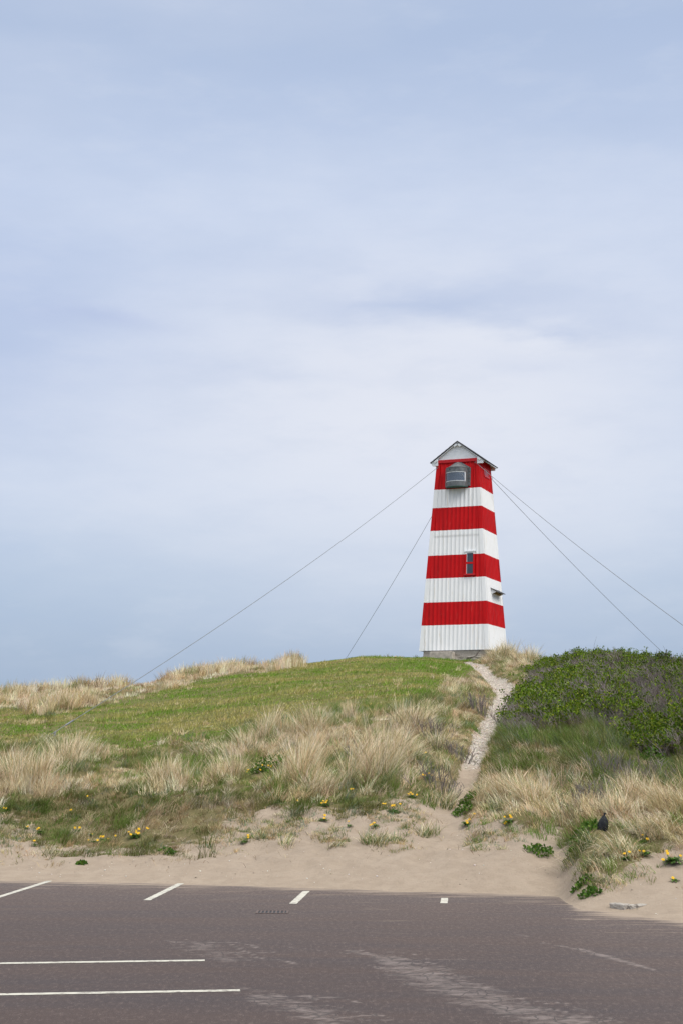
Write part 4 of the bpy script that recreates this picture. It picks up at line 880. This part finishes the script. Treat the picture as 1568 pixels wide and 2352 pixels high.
for i, (px, py, rad, hh, lab) in enumerate(WEED):
    rng = np.random.default_rng(700+i); x, y, z = [float(a[0]) for a in hit([px], [py])]; n = int(900*rad**1.2)+60
    a = rng.uniform(0, 6.28, n); r = rad*np.sqrt(rng.random(n)); lx, ly = np.cos(a)*r, np.sin(a)*r*.8; top = hh*(1-(r/rad)**2*.75)*(.6+.7*fbm((x+lx)*5, (y+ly)*5, 80+i, 2)); lz = H(x+lx, y+ly)-z+top*rng.random(n)**.5
    C = pal(n, [3, 2, 1], [np.array([.055, .12, .018]), np.array([.09, .165, .025]), np.array([.13, .2, .03])], rng); root = empty('leafy_weed', (x, y, z)); tag(root, lab, 'weed', 'green leafy weeds')
    m = 24; b0 = np.stack([rng.normal(0, rad*.35, m), rng.normal(0, rad*.3, m), np.full(m, -.05)], 1); b0[:, 2] += H(x+b0[:, 0], y+b0[:, 1])-z; b1 = b0+np.stack([b0[:, 0]*.6, b0[:, 1]*.5, hh*rng.uniform(.5, .9, m)], 1)
    V, q, t, c = merge([leaves(np.stack([lx, ly, lz], 1), rng.uniform(.035, .075, n), C, rng, .7), sticks(b0, b1, np.full(m, .005), np.full(m, .003), np.tile([[.1, .12, .04]], (m, 1)))]); obj_np('leaves', V, q, t, M_LEAF, root, col=c)
# ------------------------------------------------------------------ gravel, pebbles
def stones(X, Y, sz, cols, name, mat, lift=.2):
    n = len(X); base = np.array([(1, 0, 0), (.3, .95, 0), (-.8, .6, 0), (-.8, -.6, 0), (.3, -.95, 0), (0, 0, .7), (0, 0, -.7)], float); F3 = np.array([(0, 1, 5), (1, 2, 5), (2, 3, 5), (3, 4, 5), (4, 0, 5), (1, 0, 6), (2, 1, 6), (3, 2, 6), (4, 3, 6), (0, 4, 6)])
    a = RNG.uniform(0, 6.28, n); ca, sa = np.cos(a)[:, None], np.sin(a)[:, None]; b = base[None]*RNG.uniform(.65, 1.3, (n, 7, 1)); bx = b[..., 0]*ca-b[..., 1]*sa*.75; by = b[..., 0]*sa+b[..., 1]*ca*.75
    V = np.stack([bx, by, b[..., 2]*.7], -1)*sz[:, None, None]; V += np.stack([X, Y, H(X, Y)+sz*lift], 1)[:, None, :]; T = (F3[None]+(np.arange(n)*7)[:, None, None]).reshape(-1, 3)
    return tag(obj_np(name, V.reshape(-1, 3), [], T, mat, col=np.repeat(cols, 7, 0)), kind='stuff')
X, Y = scatter(3, 11, 36, 80, 420); D = dens_fields(X, Y); ok = (RNG.random(len(X)) < D['path']*sstep(36, 42, Y)); TLx = (X-TB.x)*math.cos(-TA)-(Y-TB.y)*math.sin(-TA); TLy = (X-TB.x)*math.sin(-TA)+(Y-TB.y)*math.cos(-TA)
ok &= ~((np.abs(TLx) < 1.85) & (np.abs(TLy) < 1.85)); X, Y = X[ok], Y[ok]; n = len(X)
M_STONE = grass_mat('pebble', 0, .8)
stones(X, Y, RNG.uniform(.014, .04, n), pal(n, [4, 3, 2, 1], [np.array([.58, .51, .43]), np.array([.52, .45, .38]), np.array([.44, .375, .31]), np.array([.68, .62, .55])]), 'gravel', M_STONE); print('gravel', n)
X, Y = scatter(-11, 13, 21.5, 33, 9); D = dens_fields(X, Y); ok = RNG.random(len(X)) < D['sand']*(Y > edge_y(D['px'])+.2); X, Y = X[ok], Y[ok]; n = len(X)
stones(X, Y, RNG.uniform(.004, .017, n)*RNG.choice([1, 1, 1.5], n), pal(n, [3, 3, 2], [np.array([.68, .64, .58]), np.array([.42, .34, .27]), np.array([.22, .17, .13])]), 'pebbles', M_STONE); print('pebbles', n)
# ------------------------------------------------------------------ kerb, drain, bag
def kerb():
    pts = [(1404,2083),(1440,2087),(1480,2084),(1530,2082),(1600,2080)]
    P = [gp(a, b+6) for a, b in pts]; kb = empty('broken_kerb', (P[0][0], P[0][1], 0)); tag(kb, 'broken concrete kerb half buried in sand at the right foot of the bank', 'kerb'); o0 = Vector((P[0][0], P[0][1], 0))
    for i in range(len(P)-1):
        a, b = Vector((*P[i], 0)), Vector((*P[i+1], 0)); d = b-a; L = d.length; ang = math.atan2(d.y, d.x); bm = bmesh.new()
        hgt = (.10, .09, .085, .08)[i]; add_box(bm, .008, L-.008, -.07, .07, -.12, hgt, bev=.015)
        bmesh.ops.subdivide_edges(bm, edges=[e for e in bm.edges if e.calc_length() > .1], cuts=5, use_grid_fill=True)
        for v in bm.verts: v.co += Vector([random.uniform(-.007, .007) for _ in range(3)]); v.co = Matrix.Rotation(ang, 4, 'Z') @ v.co + (a-o0)
        obj_bm('kerb_stone', bm, M_CONC, kb)
kerb()
def drain():
    c = gp(626, 2095.5); g = empty('drain_grate', (c[0], c[1], .004)); tag(g, 'rusty storm drain grate set in the asphalt near the parking bays', 'drain'); bm = bmesh.new(); w, d = .46, .36
    for x0, x1, y0, y1 in ((-w/2, w/2, -d/2, -d/2+.03), (-w/2, w/2, d/2-.03, d/2), (-w/2, -w/2+.03, -d/2+.031, d/2-.031), (w/2-.03, w/2, -d/2+.031, d/2-.031)): add_box(bm, x0, x1, y0, y1, -.02, .006)
    obj_bm('frame', bm, M_IRON, g); bm = bmesh.new()
    for k in range(7): add_box(bm, -w/2+.055+k*.055, -w/2+.078+k*.055, -d/2+.031, d/2-.031, -.02, .005, Matrix.Rotation(0, 4, 'Z'))
    obj_bm('bars', bm, M_IRON, g); bm = bmesh.new(); add_box(bm, -w/2+.031, w/2-.031, -d/2+.031, d/2-.031, -.001, .0005); obj_bm('sump', bm, M_DARK, g)
drain()
def bag():
    x, y, z = [float(a[0]) for a in hit([1383], [1908])]; s = y/F; m, nt, p = mat_new('black_plastic'); v = coord(nt)
    nt.links.new(mix(nt, noise(nt, v, 12, 3), (.006, .007, .009), (.014, .015, .018)), p.inputs['Base Color']); p.inputs['Roughness'].default_value = .45; bump(nt, p, noise(nt, v, 22, 4), .6, .03)
    bm = bmesh.new(); rings = []; prof = [(0, .085), (.04, .125), (.12, .13), (.20, .12), (.28, .10), (.33, .07), (.37, .045), (.395, .024), (.42, .018), (.455, .03)]
    for h, r in prof:
        ring = []
        for k in range(20):
            a = 2*math.pi*k/20; w = 1+.12*math.sin(a*5+h*9)+.07*math.sin(a*9-h*17); ring.append(bm.verts.new((math.cos(a)*r*w+.10*h*h*3, math.sin(a)*r*w*.7, h+.012*math.sin(a*3))))
        rings.append(ring)
    for i in range(len(rings)-1):
        for k in range(20): bm.faces.new((rings[i][k], rings[i][(k+1) % 20], rings[i+1][(k+1) % 20], rings[i+1][k]))
    bm.faces.new(rings[0][::-1]); bm.faces.new(rings[-1])
    o = obj_bm('plastic_bag', bm, m, None, True); o.location = (x, y+.05, z-.03); o.scale = (.72, .72, .72); tag(o, 'black knotted plastic bag caught in the grass of the right bank', 'bag')
bag()
# ------------------------------------------------------------------ sky and light
SUN_EL, SUN_AZ = R(48), R(125)      # azimuth clockwise from +Y: high, to the right and a little behind the camera
w = bpy.data.worlds.new('World'); S.world = w; w.use_nodes = True; nt = w.node_tree; nt.nodes.clear()
out = nt.nodes.new('ShaderNodeOutputWorld'); bg = nt.nodes.new('ShaderNodeBackground'); nt.links.new(bg.outputs[0], out.inputs[0]); bg.inputs[1].default_value = .1
sky = nt.nodes.new('ShaderNodeTexSky'); sky.sky_type = 'NISHITA'; sky.sun_disc = False; sky.sun_elevation = SUN_EL; sky.sun_rotation = SUN_AZ
tc = nt.nodes.new('ShaderNodeTexCoord'); dirv = tc.outputs['Generated']
sp = nt.nodes.new('ShaderNodeSeparateXYZ'); nt.links.new(dirv, sp.inputs[0])
def sc(c): return tuple(((x/255+.055)/1.055)**2.4 if x > 10 else 0 for x in c)
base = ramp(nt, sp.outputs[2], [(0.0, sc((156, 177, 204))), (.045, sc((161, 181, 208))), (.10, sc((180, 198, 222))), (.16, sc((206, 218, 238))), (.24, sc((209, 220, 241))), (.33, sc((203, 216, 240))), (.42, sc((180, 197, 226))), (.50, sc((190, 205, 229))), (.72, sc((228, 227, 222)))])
mp = nt.nodes.new('ShaderNodeMapping'); mp.inputs['Scale'].default_value = (1, 1, 3.2); mp.inputs['Rotation'].default_value = (0, R(-9), 0); nt.links.new(dirv, mp.inputs[0])
n1 = noise(nt, mp.outputs[0], 3.6, 5, .5); n2 = noise(nt, mp.outputs[0], 9, 5, .55)
def blob(px, py, sx, sz, tilt=0.0, wav=0.0):           # soft cloud patch around a compass direction / elevation (tangent-plane metres at unit distance)
    dx = math_(nt, 'DIVIDE', sp.outputs[0], math_(nt, 'MAXIMUM', sp.outputs[1], .05)); dz = math_(nt, 'DIVIDE', sp.outputs[2], math_(nt, 'MAXIMUM', sp.outputs[1], .05))
    a = math_(nt, 'DIVIDE', math_(nt, 'SUBTRACT', dx, (px-CX)/F), sx/F); b = math_(nt, 'DIVIDE', math_(nt, 'SUBTRACT', dz, (HY-py)/F), sz/F)
    b = math_(nt, 'ADD', b, math_(nt, 'ADD', math_(nt, 'MULTIPLY', a, tilt), math_(nt, 'MULTIPLY', math_(nt, 'SUBTRACT', n2, .5), wav)))
    r2 = math_(nt, 'ADD', math_(nt, 'MULTIPLY', a, a), math_(nt, 'MULTIPLY', b, b)); g = math_(nt, 'POWER', 2.718, math_(nt, 'MULTIPLY', r2, -1.0))
    return math_(nt, 'MULTIPLY', g, ramp(nt, sp.outputs[1], [(.1, gray(0)), (.3, gray(1))]))
cl = math_(nt, 'ADD', math_(nt, 'MULTIPLY', n1, .7), math_(nt, 'MULTIPLY', n2, .3))
c = mix(nt, ramp(nt, cl, [(.44, gray(0)), (.70, gray(.30))]), base, sc((222, 228, 243)))
c = mix(nt, ramp(nt, cl, [(.30, gray(.5)), (.50, gray(0))]), c, sc((182, 199, 230)))
c = mix(nt, math_(nt, 'MULTIPLY', blob(960, 960, 680, 380), .9), c, sc((233, 236, 246)))
c = mix(nt, math_(nt, 'MULTIPLY', math_(nt, 'MULTIPLY', blob(1060, 700, 400, 72, .55, 4.0), ramp(nt, n2, [(.3, gray(.4)), (.6, gray(1))])), .8), c, sc((184, 199, 229)))
c = mix(nt, math_(nt, 'MULTIPLY', blob(-60, 760, 380, 260), .5), c, sc((172, 190, 226)))
c = mix(nt, math_(nt, 'MULTIPLY', blob(230, 730, 150, 34, .5, 5.0), .5), c, sc((184, 197, 230)))
c = mix(nt, math_(nt, 'MULTIPLY', blob(1230, 790, 220, 26, .2, 5.0), .6), c, sc((236, 239, 248)))
c = mix(nt, math_(nt, 'MULTIPLY', blob(560, 870, 260, 24, .3, 6.0), .35), c, sc((200, 211, 234)))
c = mix(nt, math_(nt, 'MULTIPLY', blob(700, 420, 500, 120), .35), c, sc((210, 221, 242)))
n5 = noise(nt, mp.outputs[0], 16, 6, .6); c = mix(nt, ramp(nt, n5, [(.35, gray(.10)), (.52, gray(0))]), c, sc((176, 193, 222))); c = mix(nt, ramp(nt, n5, [(.52, gray(0)), (.70, gray(.09))]), c, sc((240, 243, 250)))
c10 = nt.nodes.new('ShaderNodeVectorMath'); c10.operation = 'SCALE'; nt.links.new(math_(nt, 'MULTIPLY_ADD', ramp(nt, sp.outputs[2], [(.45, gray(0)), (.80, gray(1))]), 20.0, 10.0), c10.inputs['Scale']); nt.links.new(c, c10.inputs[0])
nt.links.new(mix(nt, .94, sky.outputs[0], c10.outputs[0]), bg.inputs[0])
sun = bpy.data.lights.new('sun', 'SUN'); sun.energy = 1.75; sun.angle = R(25); sun.color = (1, .965, .92); so = bpy.data.objects.new('sun', sun); COL.objects.link(so)
dv = Vector((math.sin(SUN_AZ)*math.cos(SUN_EL), math.cos(SUN_AZ)*math.cos(SUN_EL), math.sin(SUN_EL))); so.rotation_euler = (-dv).to_track_quat('-Z', 'Y').to_euler(); so.location = (20, -20, 40)
# ------------------------------------------------------------------ camera
cam = bpy.data.cameras.new('camera'); co = bpy.data.objects.new('camera', cam); COL.objects.link(co); S.camera = co
co.location = (0, 0, CH); co.rotation_euler = (R(90), 0, 0); cam.sensor_fit = 'VERTICAL'; cam.sensor_height = 36; cam.sensor_width = 24; cam.lens = F/2352*36; cam.shift_y = (HY-1176)/2352
cam.clip_start = .1; cam.clip_end = 12000
S.view_settings.view_transform = 'Standard'; S.view_settings.look = 'None'; S.view_settings.gamma = 1; S.view_settings.exposure = 0; S.view_settings.use_curve_mapping = False
S.render.resolution_x, S.render.resolution_y = 682, 1024
S.cycles.max_bounces = 6; S.cycles.transparent_max_bounces = 8
